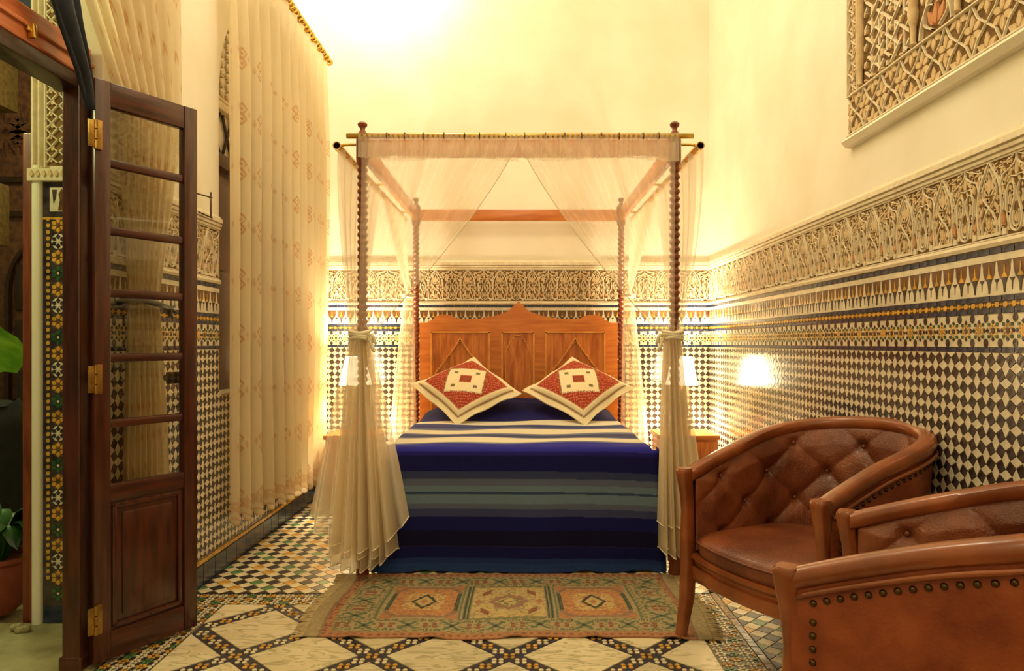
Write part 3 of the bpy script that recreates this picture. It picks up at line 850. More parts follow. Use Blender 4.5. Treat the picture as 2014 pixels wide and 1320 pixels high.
# frame post, transom beam
t = MB(); t.bbox(-1.700, -1.632, 2.705, 2.785, .0, 2.235, b=.006); t.bbox(-1.712, -1.625, 2.70, 2.79, 0, .055, b=.008)
p1 = struct('trim_1', t, M['door']); p1['label'] = 'dark wooden door frame post beside the open door leaf'
t = MB(); t.bbox(-1.735, -1.635, DY0, 2.785, 2.228, 2.350, b=.008); t.bbox(-1.645, -1.622, DY0, 2.785, 2.275, 2.29, b=.004)
p2 = struct('trim_2', t, M['beam']); p2['label'] = 'orange-brown transom beam across the doorway'
t = MB(); t.bbox(-1.74, -1.64, DY0, 2.785, 2.175, 2.228, b=.005)
t.obj('under_rail', M['dark_wood'], p2, smooth=30)
t = MB(); t.bbox(-1.634, -1.622, 2.405, 2.452, 2.262, 2.278, b=.003); t.bbox(-1.634, -1.612, 2.418, 2.436, 2.243, 2.29, b=.003)
t.obj('latch', M['brass'], p2, smooth=30)

# tiled reveal of the outer wall, seen past the frame post (faces the camera)
jamb = bpy.data.objects.new('wall_reveal', None); C.objects.link(jamb); jamb['kind'] = 'structure'
jamb['label'] = 'tiled and carved doorway reveal with pale plaster edge'
YJ = 3.18
fr_j = lambda u, v, w: (u, YJ-w, v)
t = MB(); prof = []
for k in range(9):
    a = PI*k/8*1.0; prof.append((-2.103-.021*math.cos(a), YJ-.006-.014*math.sin(a)))
for (x0, y0), (x1, y1) in zip(prof[:-1], prof[1:]):
    t.add([(x0, y0, 0), (x1, y1, 0), (x1, y1, 2.0), (x0, y0, 2.0)], [(0,1,2,3)])
t.obj('plaster_edge', M['plaster'], jamb, smooth=True)
t = MB(); t.prism([(-2.08, 0), (-1.73, 0), (-1.73, 1.93), (-2.08, 1.93)], -.004, .001, fr_j, 1)
jx0 = -2.078
hexa = lambda cu, cv, rx, ry, n=6, ph=0: [(cu+rx*math.cos(ph+2*PI*k/n), cv+ry*math.sin(ph+2*PI*k/n)) for k in range(n)]
for i in range(56):
    z = .20+i*.0285
    t.prism(hexa(jx0+.022, z, .0085, .0095, 8), .001, .004, fr_j, 3)
for col_ in range(4):
    cx = jx0+.066+col_*.058
    for j in range(24):
        z = .13+j*.0700+(.035 if col_ % 2 else 0)
        c = (4, 3, 1, 3)[(j+col_) % 4]
        t.prism(hexa(cx, z, .031, .034, 12), .001, .0022, fr_j, 0 if c == 1 else (1 if c == 4 else 5))
        for k in range(6):
            a = k*PI/3+PI/6
            t.prism(leafpoly(cx+.009*math.cos(a), z+.009*math.sin(a), a, .025, .0195), .001, .004, fr_j, c, .001)
        t.prism(hexa(cx, z, .006, .006), .001, .004, fr_j, 0 if c != 3 else 5)
t.prism([(jx0, .0), (-1.73, .0), (-1.73, .075), (jx0, .075)], .001, .004, fr_j, 2)
t.prism([(jx0, 1.765), (-1.73, 1.765), (-1.73, 1.775), (jx0, 1.775)], .001, .005, fr_j, 3)
t.prism([(jx0+.03, 1.80), (-1.79, 1.80), (-1.79, 1.905), (jx0+.03, 1.905)], .001, .004, fr_j, 0)
for k in range(4):
    cx = jx0+.075+k*.06
    t.prism([(cx-.008, 1.805), (cx+.022, 1.805), (cx+.014, 1.85), (cx+.02, 1.875), (cx+.007, 1.90), (cx-.006, 1.875), (cx, 1.85)], .003, .006, fr_j, 5)
    t.prism([(cx-.034, 1.895), (cx-.014, 1.895), (cx-.018, 1.86), (cx-.028, 1.835)], .003, .006, fr_j, 1)
t.obj('reveal_mosaic', T, jamb, kind='stuff')
t = MB()
t.prism([(-2.135, 1.93), (-1.73, 1.93), (-1.73, 1.985), (-2.135, 1.985)], 0, .03, fr_j, 0, .004)
for k in range(14): t.prism(leafpoly(-2.11+k*.027, 1.945, PI/2, .03, .016), .03, .036, fr_j, 2)
t.prism([(-2.13, 1.985), (-1.73, 1.985), (-1.73, 3.1), (-2.13, 3.1)], 0, .004, fr_j, 0)
t.prism([(-2.058, 2.0), (-1.73, 2.0), (-1.73, 3.1), (-2.058, 3.1)], .004, .006, fr_j, 1)
for x in (-2.115, -2.088, -2.062): t.ribbon([(x, 1.99), (x, 3.1)], .010, .004, .018, fr_j, 0)
for i in range(22):
    z = 2.01+i*.05
    for x in (-2.035, -1.975, -1.915, -1.855, -1.795):
        for sg in (1, -1):
            t.ribbon(spline([(x-sg*.026, z), (x-sg*.004, z+.018), (x+sg*.010, z+.034), (x+sg*.026, z+.05)], 3), .0075, .005, .016, fr_j, 0)
        t.prism(leafpoly(x, z+.003, PI/2+.4*(-1)**i, .026, .014), .005, .013, fr_j, 2)
t.obj('reveal_carving', CM, jamb)
# doorway threshold and courtyard
t = MB(); t.box(-3.05, XL-.13, .6, 3.18, -.12, .0); t.box(XL-.135, XL+.0, DY0, DY1-.0, -.12, .0015)
th = struct('floor_threshold', t, M['stone'])
t = MB(); t.box(-9, XO-.01, -1, 10.5, -.16, -.055); cf = struct('floor_courtyard', t, M['f_grout'])
for j in range(13):
    for i in range(5):
        x0, y0 = -5.4+i*.66+(.3 if j % 2 else 0), 2.6+j*.42
        sl = MB(); sl.bbox(-.325, .325, -.205, .205, 0, .03+rnd.random()*.006, b=.006)
        if x0+.33 > XO-.03: continue
        o = sl.obj('paving_slab', M['stone'], cf, smooth=30); o.location = (x0, y0, -.055); 
t = MB(); t.box(-9, XO, 8.6, 8.8, -.1, 5.2); cw = struct('wall_courtyard', t, M['cwood'])
t = MB(); t.box(-9.2, -9, -1, 8.8, -.1, 5.2); struct('wall_courtyard_side', t, M['plaster'])
# big carved wooden door on the far side of the courtyard
d2 = bpy.data.objects.new('door_2', None); C.objects.link(d2); d2['kind'] = 'structure'; d2['label'] = 'tall carved brown wooden door across the courtyard'
d2.location = (-5.45, 8.58, -.05)
t = MB(); t.box(-.75, .75, -.05, 0, 0, 4.6); t.obj('door_ground', M['cwood'], d2)
t = MB()
pts = [(-.52, 0), (-.52, 1.9)]+[(-.52*math.cos(a), 1.9+.62*math.sin(a)) for a in [PI*k/16 for k in range(1, 16)]]+[(.52, 1.9), (.52, 0)]
t.ribbon(pts, .07, 0, .05, lambda u, v, w: (u, -.05-w, v))
t.obj('arch_moulding', M['dark_wood'], d2)
for z0, z1 in ((.15, .95), (1.08, 1.55), (1.66, 2.2)):
    for x0, x1 in ((-.44, -.04), (.04, .44)):
        t = MB(); t.bbox(x0, x1, -.085, -.05, z0, z1, b=.012); t.bbox(x0+.06, x1-.06, -.10, -.085, z0+.06, z1-.06, b=.008); t.obj('panel', M['dark_wood'], d2, smooth=30)
for z in (2.75, 3.15, 4.5):
    t = MB(); t.bbox(-.75, .75, -.10, -.05, z, z+.07, b=.01); t.obj('rail', M['dark_wood'], d2, smooth=30)
for k in range(5):
    cx, cz = -.55+k*.275, 3.75
    t = MB()
    for q in range(16):
        a = q*PI/8; t.prism(leafpoly(cx+.02*math.cos(a), cz+.02*math.sin(a), a, .26, .05), 0, .02, lambda u, v, w: (u, -.05-w, v), 0, .006)
    t.obj('carved_rosette', M['cwood'], d2)
# timber edge next to the plaster corner, outside
t = MB(); t.bbox(-2.185, -2.138, 3.20, 3.27, -.05, 2.15, b=.005)
o = struct('trim_3', t, M['post']); o['label'] = 'brown timber edge outside the doorway'
# carved white plaster corbel column in the courtyard
cc = thing('carved_column', 'carved white plaster column with stepped corbels in the courtyard', 'column', (-4.66, 6.0, -.05))
for z0, z1, w in ((3.25, 4.8, .36), (2.62, 3.25, .235), (2.10, 2.62, .31), (0, 2.10, .20)):
    t = MB(); t.bbox(-w, w, -w*.7, w*.7, z0, z1, b=.01)
    t.obj('shaft' if z0 == 0 else 'corbel', M['carved' if z0 == 0 else 'carved_back_shade'], cc, smooth=30)
    if z0 > 0:
        r = MB(); f = lambda u, v, q: (u, -w*.7-q, v)
        n = int((z1-z0)/.10)
        for j in range(n):
            for i in range(int(2*w/.10)):
                cx, cz = -w+.05+i*.10, z0+.05+j*.10
                r.ribbon(spline([(cx-.045, cz-.04), (cx+.01, cz-.01), (cx-.01, cz+.015), (cx+.045, cz+.04)], 3), .014, 0, .014, f)
                r.prism(leafpoly(cx-.03, cz+.02, .9, .04, .02), 0, .012, f)
        r.obj('corbel_carving', M['carved'], cc)
# plants, pot and dark cloth outside
def leafsurf(name, base, tip, width, droop, parent, mat, n=14, side=None):
    base = Vector(base); tip = Vector(tip); d = tip-base; side0 = side is not None; side = side or d.cross(Vector((0,0,1)))
    side = side.normalized() if side.length > 1e-4 else Vector((1,0,0))
    def fn(u, v):
        w = width*math.sin(PI*min(1, .06+.94*v))**(.45 if side0 else .75)*(1 if v < .97 else .6)
        p = base+d*v+Vector((0,0,droop*math.sin(PI*v)))
        a = (u-.5)*2
        return p+side*(a*w)+Vector((0,0,-.28*w*(a*a)+.012*math.sin(v*40+a)*abs(a)))
    return grid(name, 8, n, fn, mat, parent)
bp_ = thing('banana_plant', 'bright green broad leaf plant seen through the doorway', 'plant', (-3.62, 4.6, -.05))
def stemtube(p, parent, pts, r, mat):
    t = MB(); t.tube(pts, r, 8); return t.obj('stem', mat, parent, smooth=True)
stemtube(None, bp_, spline([(0,0,0),(.05,.02,.45),(.26,.05,.85),(.15,-.02,1.30),(-.1,-.05,1.62)], 5), [.018]*21, M['leaf2'])
lf = leafsurf('leaf', (-.55, -.1, 1.52), (.60, -.10, 1.20), .23, .05, bp_, M['leaf'], 14, Vector((.25, -.35, .9)))
leafsurf('leaf', (.0, 0, .7), (-.5, -.3, 1.2), .12, .15, bp_, M['leaf2'])
leafsurf('leaf', (.05, .02, .45), (.60, -.12, .62), .06, .10, bp_, M['leaf'])
pp = thing('potted_plant', 'dark green leafy plant in a round terracotta pot by the doorway', 'plant', (-2.43, 3.38, -.025))
t = MB(); t.lathe([(.08, 0), (.12, .05), (.155, .12), (.16, .18), (.14, .23), (.155, .245), (.155, .265), (.135, .265), (.13, .24), (0, .235)], n=24)
t.obj('pot', M['terracotta'], pp, smooth=40)
for k in range(15):
    a = k*2.4; L = .20+.10*rnd.random(); h = .30+.18*rnd.random()
    leafsurf('leaf', (.03*math.cos(a), .03*math.sin(a), .24), (L*math.cos(a), L*math.sin(a), h), .05+.02*rnd.random(), .14, pp, M['leaf2'], 8)
dc = thing('covered_chair', 'dark cloth-draped seat with two pale cords beside the green leaf', 'seat', (-3.02, 4.05, -.052))
def cloth(u, v):
    a = u*2*PI; r = .27+.03*math.sin(7*a)*v+.05*v
    z = .95*(1-v); sx = 1.0 if v > .1 else .75+2.5*v
    return (r*math.cos(a)*sx, r*.8*math.sin(a)*sx, z+.02*math.sin(3*a))
grid('draped_cloth', 48, 20, cloth, M['cloth_black'], dc)
t = MB(); t.lathe([(.001, .955), (.16, .95), (.21, .93)], n=24, caps=False); t.obj('cloth_top', M['cloth_black'], dc, smooth=True)
for k, x in enumerate((.02, .09)):
    t = MB(); t.tube(spline([(x-.05, -.17, .97), (x, -.24, .95), (x+.02, -.275, .87), (x+.06, -.29, .77)], 6), .011, 6)
    t.obj('cord', M['cord'], dc, smooth=True)
t = MB()
for k in range(5):
    t.lathe([(.0, 0), (.03, .008), (.036, .03), (.02, .05), (0, .055)], -.03+.03*k, .02*math.sin(k*2.1), 9, M=Matrix.Translation((-2.13, 3.09, .004)) @ Matrix.Scale(.5, 4) @ Matrix.Rotation(.3*k, 4, 'X'))
tag(t.obj('crumpled_wrapper', M['stone'], None, smooth=True), 'small pale crumpled wrapper lying on the doorway stone', 'wrapper')

# navy cloth swag hanging down to the top hinge
def swag(u, v):
    c = spline_sw(v); w = .085*(1-v)**.7+.016
    a = (u-.5)*2
    return (c.x+.018*math.cos(a*5)*(1-.5*v)+.02, c.y+a*w, c.z-.0*a)
swp = [px(100, -60, 2.46), px(118, 20, 2.50), px(138, 90, 2.56), px(155, 150, 2.62), px(166, 215, 2.66)]
def spline_sw(v):
    f = v*(len(swp)-1); i = min(len(swp)-2, int(f)); return swp[i].lerp(swp[i+1], f-i)
o = grid('navy_swag', 20, 24, swag, M['navy'])
sm = o.modifiers.new('thick', 'SOLIDIFY'); sm.thickness = .012
tag(o, 'dark navy cloth swag hanging from above down to the top door hinge', 'fabric swag')

# ================================================================== curtain by the doorway, tied back
EMB = lin(206,142,84); VO = lin(236,222,188)
dcx = thing('doorway_curtain', 'cream embroidered curtain gathered back behind the open glazed door', 'curtain', (0, 0, 0))
ZTIE = 1.40
def dfn(u, v):
    z = 3.75+(-.02-3.75)*v
    # left (near) edge and right (far) edge along Y as functions of height
    if z > ZTIE:
        t = (z-ZTIE)/(2.7-ZTIE); t = min(1.25, t)
        ya = (2.93-.09*(z-ZTIE)/.82) if z < 2.22 else 2.84-.37*min(1, (z-2.22)/.5); yb = 3.17+.19*min(1, max(0, t)*1.6)
    else:
        t = (ZTIE-z)/ZTIE; ya = 2.93-.06*t**.8; yb = 3.17+.13*t**.7
    fold = math.sin(u*2*PI*7.5+.6*math.sin(z*2))
    sq = .016+.010*sstep(.0, .6, abs(z-ZTIE))
    return (-1.573+sq*fold*.75, ya+(yb-ya)*u+.006*math.cos(u*2*PI*15), max(.02, z))
def dcol(u, v):
    z = 3.75*(1-v); U = u*2.2; rr = ((z/.13) % 1-.5); cc_ = ((U/.15+(int(z/.13) % 2)*.5) % 1-.5)
    k = abs(rr)*1.3+abs(cc_)
    m = 1 if (.14 < k < .24 or k < .07) else 0
    return tuple(VO[i]*(1-.7*m)+EMB[i]*.7*m for i in range(3))
grid('curtain_panel', 160, 150, dfn, M['wincurt'], dcx, dcol)
t = MB(); t.tube([(-1.606, 2.90, 1.385), (-1.56, 2.90, 1.40), (-1.538, 2.96, 1.405), (-1.535, 3.10, 1.39), (-1.54, 3.21, 1.375)], .013, 8)
for a in range(5):
    t.tube([(-1.54, 3.20, 1.378), (-1.54+.02*math.cos(a*1.3), 3.235+.02*math.sin(a), 1.36+.03*math.sin(a*1.3))], [.012, .005], 6)
tag(t.obj('curtain_holdback', M['black'], None, smooth=True), 'black iron curtain holdback arm seen through the door glass', 'holdback')
t = MB(); t.tube([(-1.57, 2.35, 3.74), (-1.57, 3.45, 3.74)], .014, 10)
for y in (2.45, 3.40): t.tube([(XL+.001, y, 3.74), (-1.57, y, 3.74)], .010, 8)
tag(t.obj('curtain_rod', M['brass'], None, smooth=True), 'brass rod carrying the doorway curtain high on the left wall', 'rod')
# small wire hook frame on the plaster
t = MB(); y0, y1, z0, z1, x = 3.575, 3.665, 1.875, 1.965, XL+.010
for a, b in (((x, y0, z1), (x+.05, y1, z1-.008)), ((x, y0, z0+.004), (x+.05, y1, z0-.02)), ((x+.045, y1-.005, z1+.02), (x+.045, y1-.005, z0-.02)), ((x, y0, z0-.02), (x, y0, z1+.02)), ((XL, y0, z1), (x, y0, z1)), ((XL, y0, z0), (x, y0, z0))):
    t.tube([a, b], .0035, 6)
tag(t.obj('wall_hook', M['old_brass'], None, smooth=True), 'small thin wire hook rack on the plaster beside the door', 'hook')

# ================================================================== arched window behind the long curtain
win = bpy.data.objects.new('window_1', None); C.objects.link(win); win['kind'] = 'structure'; win['label'] = 'arched window with wooden shutters behind the long curtain'
XW = XL-.155
fr_w = lambda u, v, w: (XW+w, u, v)
t = MB()
for i in range(19):
    for j in range(14):
        cx, cz = WY0+.045+i*.09, 2.68+j*.06
        if cz+.03 > arch_z(cx)-.02: continue
        t.ribbon(spline([(cx-.04, cz-.028), (cx+.012, cz-.006), (cx-.012, cz+.006), (cx+.04, cz+.028)], 3), .009, -.004, .012, fr_w)
        t.prism(leafpoly(cx-.03, cz+.012, .5, .04, .018), -.004, .009, fr_w, 2)
t.obj('tympanum_carving', CM, win)
t = MB(); t.bbox(XW-.01, XW+.04, WY0, WY1, 2.58, 2.63, b=.008); t.bbox(XW-.01, XW+.03, WY0, WY1, 2.64, 2.66, b=.005); t.obj('arch_moulding', M['carved'], win, smooth=30)
for i in range(10):
    t = MB(); y = WY0+.04+i*.18
    t.tube([(XW+.01, y, 2.33), (XW+.01, min(y+.14, WY1-.02), 2.57)], .010, 6); t.tube([(XW+.01, min(y+.14, WY1-.02), 2.33), (XW+.01, y, 2.57)], .010, 6)
    t.obj('lattice_bar', M['dark_wood'], win, smooth=True)
for y0, y1 in ((WY0+.002, WY0+.09), (WY1-.09, WY1-.002), (4.70, 4.79)):
    t = MB(); t.bbox(XW-.04, XW+.05, y0, y1, WZ0+.002, 2.31, b=.006); t.obj('frame_post', M['door'], win, smooth=30)
t = MB(); t.bbox(XW-.04, XW+.05, WY0+.002, WY1-.002, 2.24, 2.32, b=.006); t.obj('frame_rail', M['door'], win, smooth=30)
for y0, y1 in ((WY0+.09, 4.70), (4.79, WY1-.09)):
    t = MB(); t.bbox(XW-.03, XW+.01, y0, y1, WZ0+.002, 2.24, b=.004); t.bbox(XW+.008, XW+.02, y0+.08, y1-.08, WZ0+.1, 1.55, b=.006); t.bbox(XW+.008, XW+.02, y0+.08, y1-.08, 1.65, 2.16, b=.006)
    t.obj('shutter', M['door'], win, smooth=30)

# long embroidered curtain
CY0, CY1, CZT = 3.835, 5.72, 3.44
lc = thing('window_curtain', 'long cream window curtain with tan diamond embroidery hanging in pleats', 'curtain', (0, 0, 0))
NP = 11
def wfn(u, v):
    ph = u*2*PI*NP+.8*math.sin(u*9)
    z0 = .27-.11*u+.02*math.cos(ph)
    z = CZT+(z0-CZT)*v
    amp = .018+.022*sstep(0, .25, v)
    s = math.sin(ph+.25*math.sin(v*3+u*20))
    s = math.copysign(abs(s)**.8, s)
    x = -1.515+amp*s+.012*math.sin(v*5+u*7)*v
    y = CY0+(CY1-CY0)*u+.018*math.cos(ph)*sstep(0, .2, v)-.05*(1-v)*(1-u)
    return (x, y, z)
ROWS = .305; COLS = .21; UL = 3.9
def wcol(u, v):
    z = (1-v)*3.2; U = u*UL
    r = (z+.06)/ROWS; c = U/COLS
    fz = (r % 1-.5)*ROWS; fu = (c % 1-.5)*COLS
    m = 0
    if z < 2.75:
        for dz in (-.028, .028):
            k = abs(fz-dz)/.036+abs(fu)/.034
            if .62 < k < 1.0 or k < .28: m = 1
        for du in (-.052, .052):
            k = abs(fz)/.022+abs(fu-du)/.014
            if k < 1: m = .6
    if z < .12 and ((z/.04) % 1 < .3 or abs((U/.06) % 1-.5)*.06 > abs(z-.06)): m = max(m, .6)
    return tuple(VO[i]*(1-.7*m)+EMB[i]*.7*m for i in range(3))
grid('curtain_panel', 560, 430, wfn, M['wincurt'], lc, wcol)
# gilded twisted pole with rings
gp = thing('gilded_pole', 'gilded curtain pole wound with a twisted leafy band above the long curtain', 'curtain pole', (0, 0, 0))
XP, ZP = -1.515, 3.475
t = MB(); t.tube([(XP, 3.6, ZP), (XP, 5.78, ZP)], .014, 12); t.obj('pole', M['brass'], gp, smooth=True)
t = MB(); t.tube([(XP+.022*math.cos(k*.55), 3.6+2.18*k/420, ZP+.022*math.sin(k*.55)) for k in range(421)], .007, 6); t.obj('twisted_band', M['brass'], gp, smooth=True)
t = MB(); t.lathe([(.012, 0), (.026, .02), (.03, .045), (.018, .07), (0, .08)], n=14, M=Matrix.Translation((XP, 5.78, ZP)) @ Matrix.Rotation(-PI/2, 4, 'X')); t.obj('finial', M['brass'], gp, smooth=True)
for y in (3.75, 4.75, 5.70):
    t = MB(); t.tube([(XL+.0, y, ZP), (XP, y, ZP)], .009, 8); t.obj('bracket', M['brass'], gp, smooth=True)
for k in range(18):
    y = 3.86+k*.109
    t = MB(); t.tube([(XP+.026*math.cos(a), y, ZP-.004+.026*math.sin(a)) for a in [2*PI*q/14 for q in range(14)]], .004, 6, closed=True); t.obj('ring', M['brass'], gp, smooth=True)
# ================================================================== four-poster bed
BX, BF, BB = .822, 3.83, 5.83
bed = thing('four_poster_bed', 'wooden four-poster canopy bed with carved orange headboard', 'bed', (0, BF, 0))
def bp(name, mb, mat, parent=None, smooth=30):
    o = mb.obj(name, mat, parent or bed, smooth=smooth)
    if (parent or bed) is bed: o.location = (0, -BF, 0)
    return o
def post_prof():
    pr = [(.034, 0), (.034, .02), (.028, .05), (.036, .09), (.036, .52), (.030, .56)]
    z = .60
    while z < 2.14:
        pr += [(.019, z), (.0275, z+.012), (.0275, z+.022), (.019, z+.034)]; z += .038
    pr += [(.030, 2.17), (.034, 2.19), (.034, 2.30)]
    return pr
for sx in (-1, 1):
    for Y in (BF, BB):
        t = MB(); t.lathe(post_prof(), sx*BX, Y, 14); p = bp('post', t, M['post'])
        t = MB(); t.lathe([(.034, 2.300), (.036, 2.306), (.034, 2.318), (.030, 2.325), (.020, 2.335), (.014, 2.345), (.014, 2.358), (.024, 2.368), (.026, 2.378), (.018, 2.388), (.006, 2.392), (0, 2.393)], sx*BX, Y-0, 16)
        o = t.obj('finial', M['post'], p, smooth=40)
ZR0, ZR1 = 2.205, 2.295
t = MB(); t.bbox(-BX+.03, BX-.03, BB-.02, BB+.02, ZR0, ZR1); bp('canopy_rail', t, M['bedwood_x'])
t = MB(); t.bbox(-BX+.03, BX-.03, BF-.02, BF+.02, ZR0, ZR1); bp('canopy_rail', t, M['bedwood_x'])
for sx in (-1, 1):
    t = MB(); t.bbox(sx*BX-.02, sx*BX+.02, BF+.03, BB-.03, ZR0, ZR1); bp('canopy_rail', t, M['bedwood_y'])
    t = MB(); t.bbox(sx*(BX-.10)-.018, sx*(BX-.10)+.018, BF+.06, BB-.03, .22, .36); bp('side_rail', t, M['bedwood_y'])
t = MB(); t.bbox(-BX+.03, BX-.03, BF+.075, BF+.105, .18, .36); bp('foot_rail', t, M['bedwood_x'])
# headboard with cut top edge, three framed panels
hb_y = BB
prof = [(-.792, .30), (-.792, 1.388), (-.735, 1.388), (-.715, 1.402), (-.690, 1.410), (-.665, 1.436), (-.63, 1.450), (-.585, 1.453), (-.535, 1.444), (-.50, 1.425), (-.46, 1.420), (-.38, 1.420), (-.29, 1.424), (-.20, 1.440), (-.13, 1.462), (-.085, 1.480), (-.055, 1.508), (-.022, 1.540), (0, 1.560)]
prof = prof+[(-x, z) for x, z in reversed(prof[:-1])]
fr_h = lambda u, v, w: (u, hb_y-w, v)
t = MB(); n = len(prof)
vs = [fr_h(u, v, .018) for u, v in prof]+[fr_h(u, v, -.022) for u, v in prof]
# strips so the outline stays exact
t.add(vs, [(i, i+1, n+i+1, n+i) for i in range(n-1)])
bot = .30
for i in range(n-1):
    a, b = prof[i], prof[i+1]
    if abs(a[0]-b[0]) < 1e-6: continue
    for w in (.018, -.022): t.add([fr_h(a[0], bot, w), fr_h(b[0], bot, w), fr_h(b[0], b[1], w), fr_h(a[0], a[1], w)], [(0,1,2,3)])
hb = bp('headboard', t, M['bedwood_x'], smooth=False)
panels = [(-.712, -.235), (-.150, .118), (.205, .690)]
panels = [(-.705, -.228), (-.140, .128), (.210, .695)]
for k, (x0, x1) in enumerate(panels):
    z1 = 1.320; z0 = .62
    t = MB(); t.prism([(x0, z0), (x1, z0), (x1, z1), (x0, z1)], .017, .0185, fr_h)
    pnl = t.obj('panel', M['panelwood'], hb)
    t = MB()
    for a, b, c, d in ((x0, x0+.014, z0, z1), (x1-.014, x1, z0, z1), (x0, x1, z1-.014, z1)):
        t.prism([(a, c), (b, c), (b, d), (a, d)], .0185, .030, fr_h, 0, .004)
    t.obj('panel_moulding', M['gold_line'], pnl)
    cx = (x0+x1)/2
    if k == 1:
        pts = []; hw = .098
        for s_ in range(0, 7):
            f = s_/6; pts += [(-hw*(1-f*.98)**.62, 1.13+.155*f**.9)]
        sc = []
        for a, b in zip(pts[:-1], pts[1:]):
            sc += [a, (a[0]+.0, b[1]-.004), (b[0]-.004, b[1])]
        sc.append(pts[-1]); sc = [(-hw, .64)]+sc
        sc = sc+[(-x, z) for x, z in reversed(sc)]
        t = MB(); t.ribbon([(cx+x, z) for x, z in sc], .007, .0185, .027, fr_h); t.obj('multifoil_arch', M['gold_line'], pnl)
    else:
        t = MB()
        for sg in (1, -1):
            L = [(cx+sg*x, z) for x, z in ((0, 1.255), (.012, 1.24), (.05, 1.185), (.075, 1.15), (.078, 1.135), (.10, 1.12), (.105, 1.10), (.16, 1.03), (.19, 1.0), (.20, .97))]
            t.ribbon(L, .013, .0185, .030, fr_h)
            for q in range(12):
                f = q/11; t.prism([(cx+sg*(.0+.19*f)+d[0], 1.245-.245*f+d[1]) for d in ((-.008, 0), (0, -.010), (.008, 0), (0, .010))], .0185, .036, fr_h)
        t.prism([(cx-.02, 1.245), (cx, 1.225), (cx+.02, 1.245), (cx, 1.272)], .0185, .034, fr_h, 0, .004)
        t.obj('gable_carving', M['gold_line'], pnl)
t = MB(); t.box(.03-.0, .0, 0, 0, 0, 0) if False else None
# brass rods on the canopy
RZ, RYF = 2.297, 3.762
t = MB(); t.tube([(-.89, RYF, RZ), (.905, RYF, RZ)], .0135, 14); rod = bp('brass_rod', t, M['brass'], smooth=True)
for k in range(15):
    x = -.70+k*.103+rnd.uniform(-.02, .02)
    t = MB(); t.tube([(x, RYF+.0185*math.cos(a), RZ+.0185*math.sin(a)) for a in [2*PI*q/12 for q in range(12)]], .0022, 5, closed=True); t.obj('ring', M['old_brass'], rod, smooth=True)
SRX, SRZ = .932, 2.238
for sx in (-1, 1):
    t = MB(); n = 16; y0, y1 = 3.725, 5.93
    for r, fl in ((.0215, 0), (.0165, 1)):
        t.lathe([(r, 0), (r, y1-y0)], n=n, M=Matrix.Translation((sx*SRX, y0, SRZ)) @ Matrix.Rotation(-PI/2, 4, 'X'), caps=False)
    ring = [(.0215, 0), (.0165, 0)]
    t.lathe(ring, n=n, M=Matrix.Translation((sx*SRX, y0, SRZ)) @ Matrix.Rotation(-PI/2, 4, 'X'), caps=False)
    t.lathe([(.0001, .25), (.0164, .25)], n=n, M=Matrix.Translation((sx*SRX, y0, SRZ)) @ Matrix.Rotation(-PI/2, 4, 'X'), caps=False)
    sr = bp('brass_rod', t, M['brass'], smooth=30)
    for yy in (3.80, 4.75, 5.75):
        t = MB(); t.tube(spline([(sx*(BX+.03), yy, 2.262), (sx*(BX+.06), yy, 2.262), (sx*(SRX-.01), yy, SRZ+.022)], 4), .008, 8); bp('rod_bracket', t, M['brass'], smooth=True)
    t = MB(); t.tube(spline([(sx*.80, RYF+.04, 2.285), (sx*.81, RYF+.02, 2.30), (sx*.815, RYF, RZ-.016)], 4), .009, 8); bp('rod_bracket', t, M['brass'], smooth=True)

t = MB(); t.bbox(-.70, .70, BF+.075, BB-.03, .36, .640, b=.05)
tag(t.obj('mattress', M['sheet'], None, smooth=40), 'mattress under the blue striped bedspread', 'mattress')

# ---- bedspread
TOPZ = .672
cs_ = lambda *a: lin(*a)
def stripe_top(Y):
    if Y > 5.14: return cs_(24, 26, 92) if Y < 5.3 else cs_(18, 20, 70)
    for a, b, c in ((4.93, 5.14, (214,208,186)), (4.90, 4.93, (110,116,150)), (4.72, 4.90, (58,64,118)), (4.64, 4.72, (96,104,140)), (4.46, 4.64, (224,216,190)), (4.40, 4.46, (110,116,150)),
                    (4.27, 4.40, (64,70,112)), (4.23, 4.27, (110,116,150)), (4.06, 4.23, (226,218,192)), (4.02, 4.06, (120,128,150)), (0, 4.02, (40,40,150))):
        if a <= Y: return cs_(*c)
def stripe_front(z):
    for a, b, c in ((.655, 9, (44,42,150)), (.63, .655, (30,28,110)), (.545, .63, (22,24,88)), (.505, .545, (54,64,102)), (.470, .505, (92,102,130)), (.436, .470, (104,126,146)), (.424, .436, (52,72,104)), (.375, .424, (106,128,148)), (.345, .375, (90,100,128)), (.305, .345, (60,68,110)), (.235, .305, (22,26,92)), (.150, .235, (18,16,54)), (.146, .150, (40,36,80)), (.085, .146, (18,22,84)), (.06, .085, (34,54,112)), (-1, .06, (40,66,126))):
        if a <= z: return cs_(*c)
YF = BF+.018; RR = .05
def spread_path(s):       # s metres from the head end -> y, z, front?
    L1 = 5.76-(YF+RR)
    if s < L1: return 5.76-s, TOPZ, 0, None
    s -= L1
    if s < RR*PI/2:
        a = s/RR; return YF+RR-RR*math.sin(a), TOPZ-RR+RR*math.cos(a), a/(PI/2), None
    s -= RR*PI/2
    return YF, TOPZ-RR-s, 1, s
LT = (5.76-YF-RR)+RR*PI/2+(TOPZ-RR-.012)
verts = []; cols = []; NU = 120; NVs = 560
def hump(x, y):
    return (.115*sstep(5.10, 5.50, y)*(1-.85*sstep(.50, .73, abs(x))) + .004*math.sin(y*11+x*3)+.004*math.sin(x*9-y*5))
HW = .705
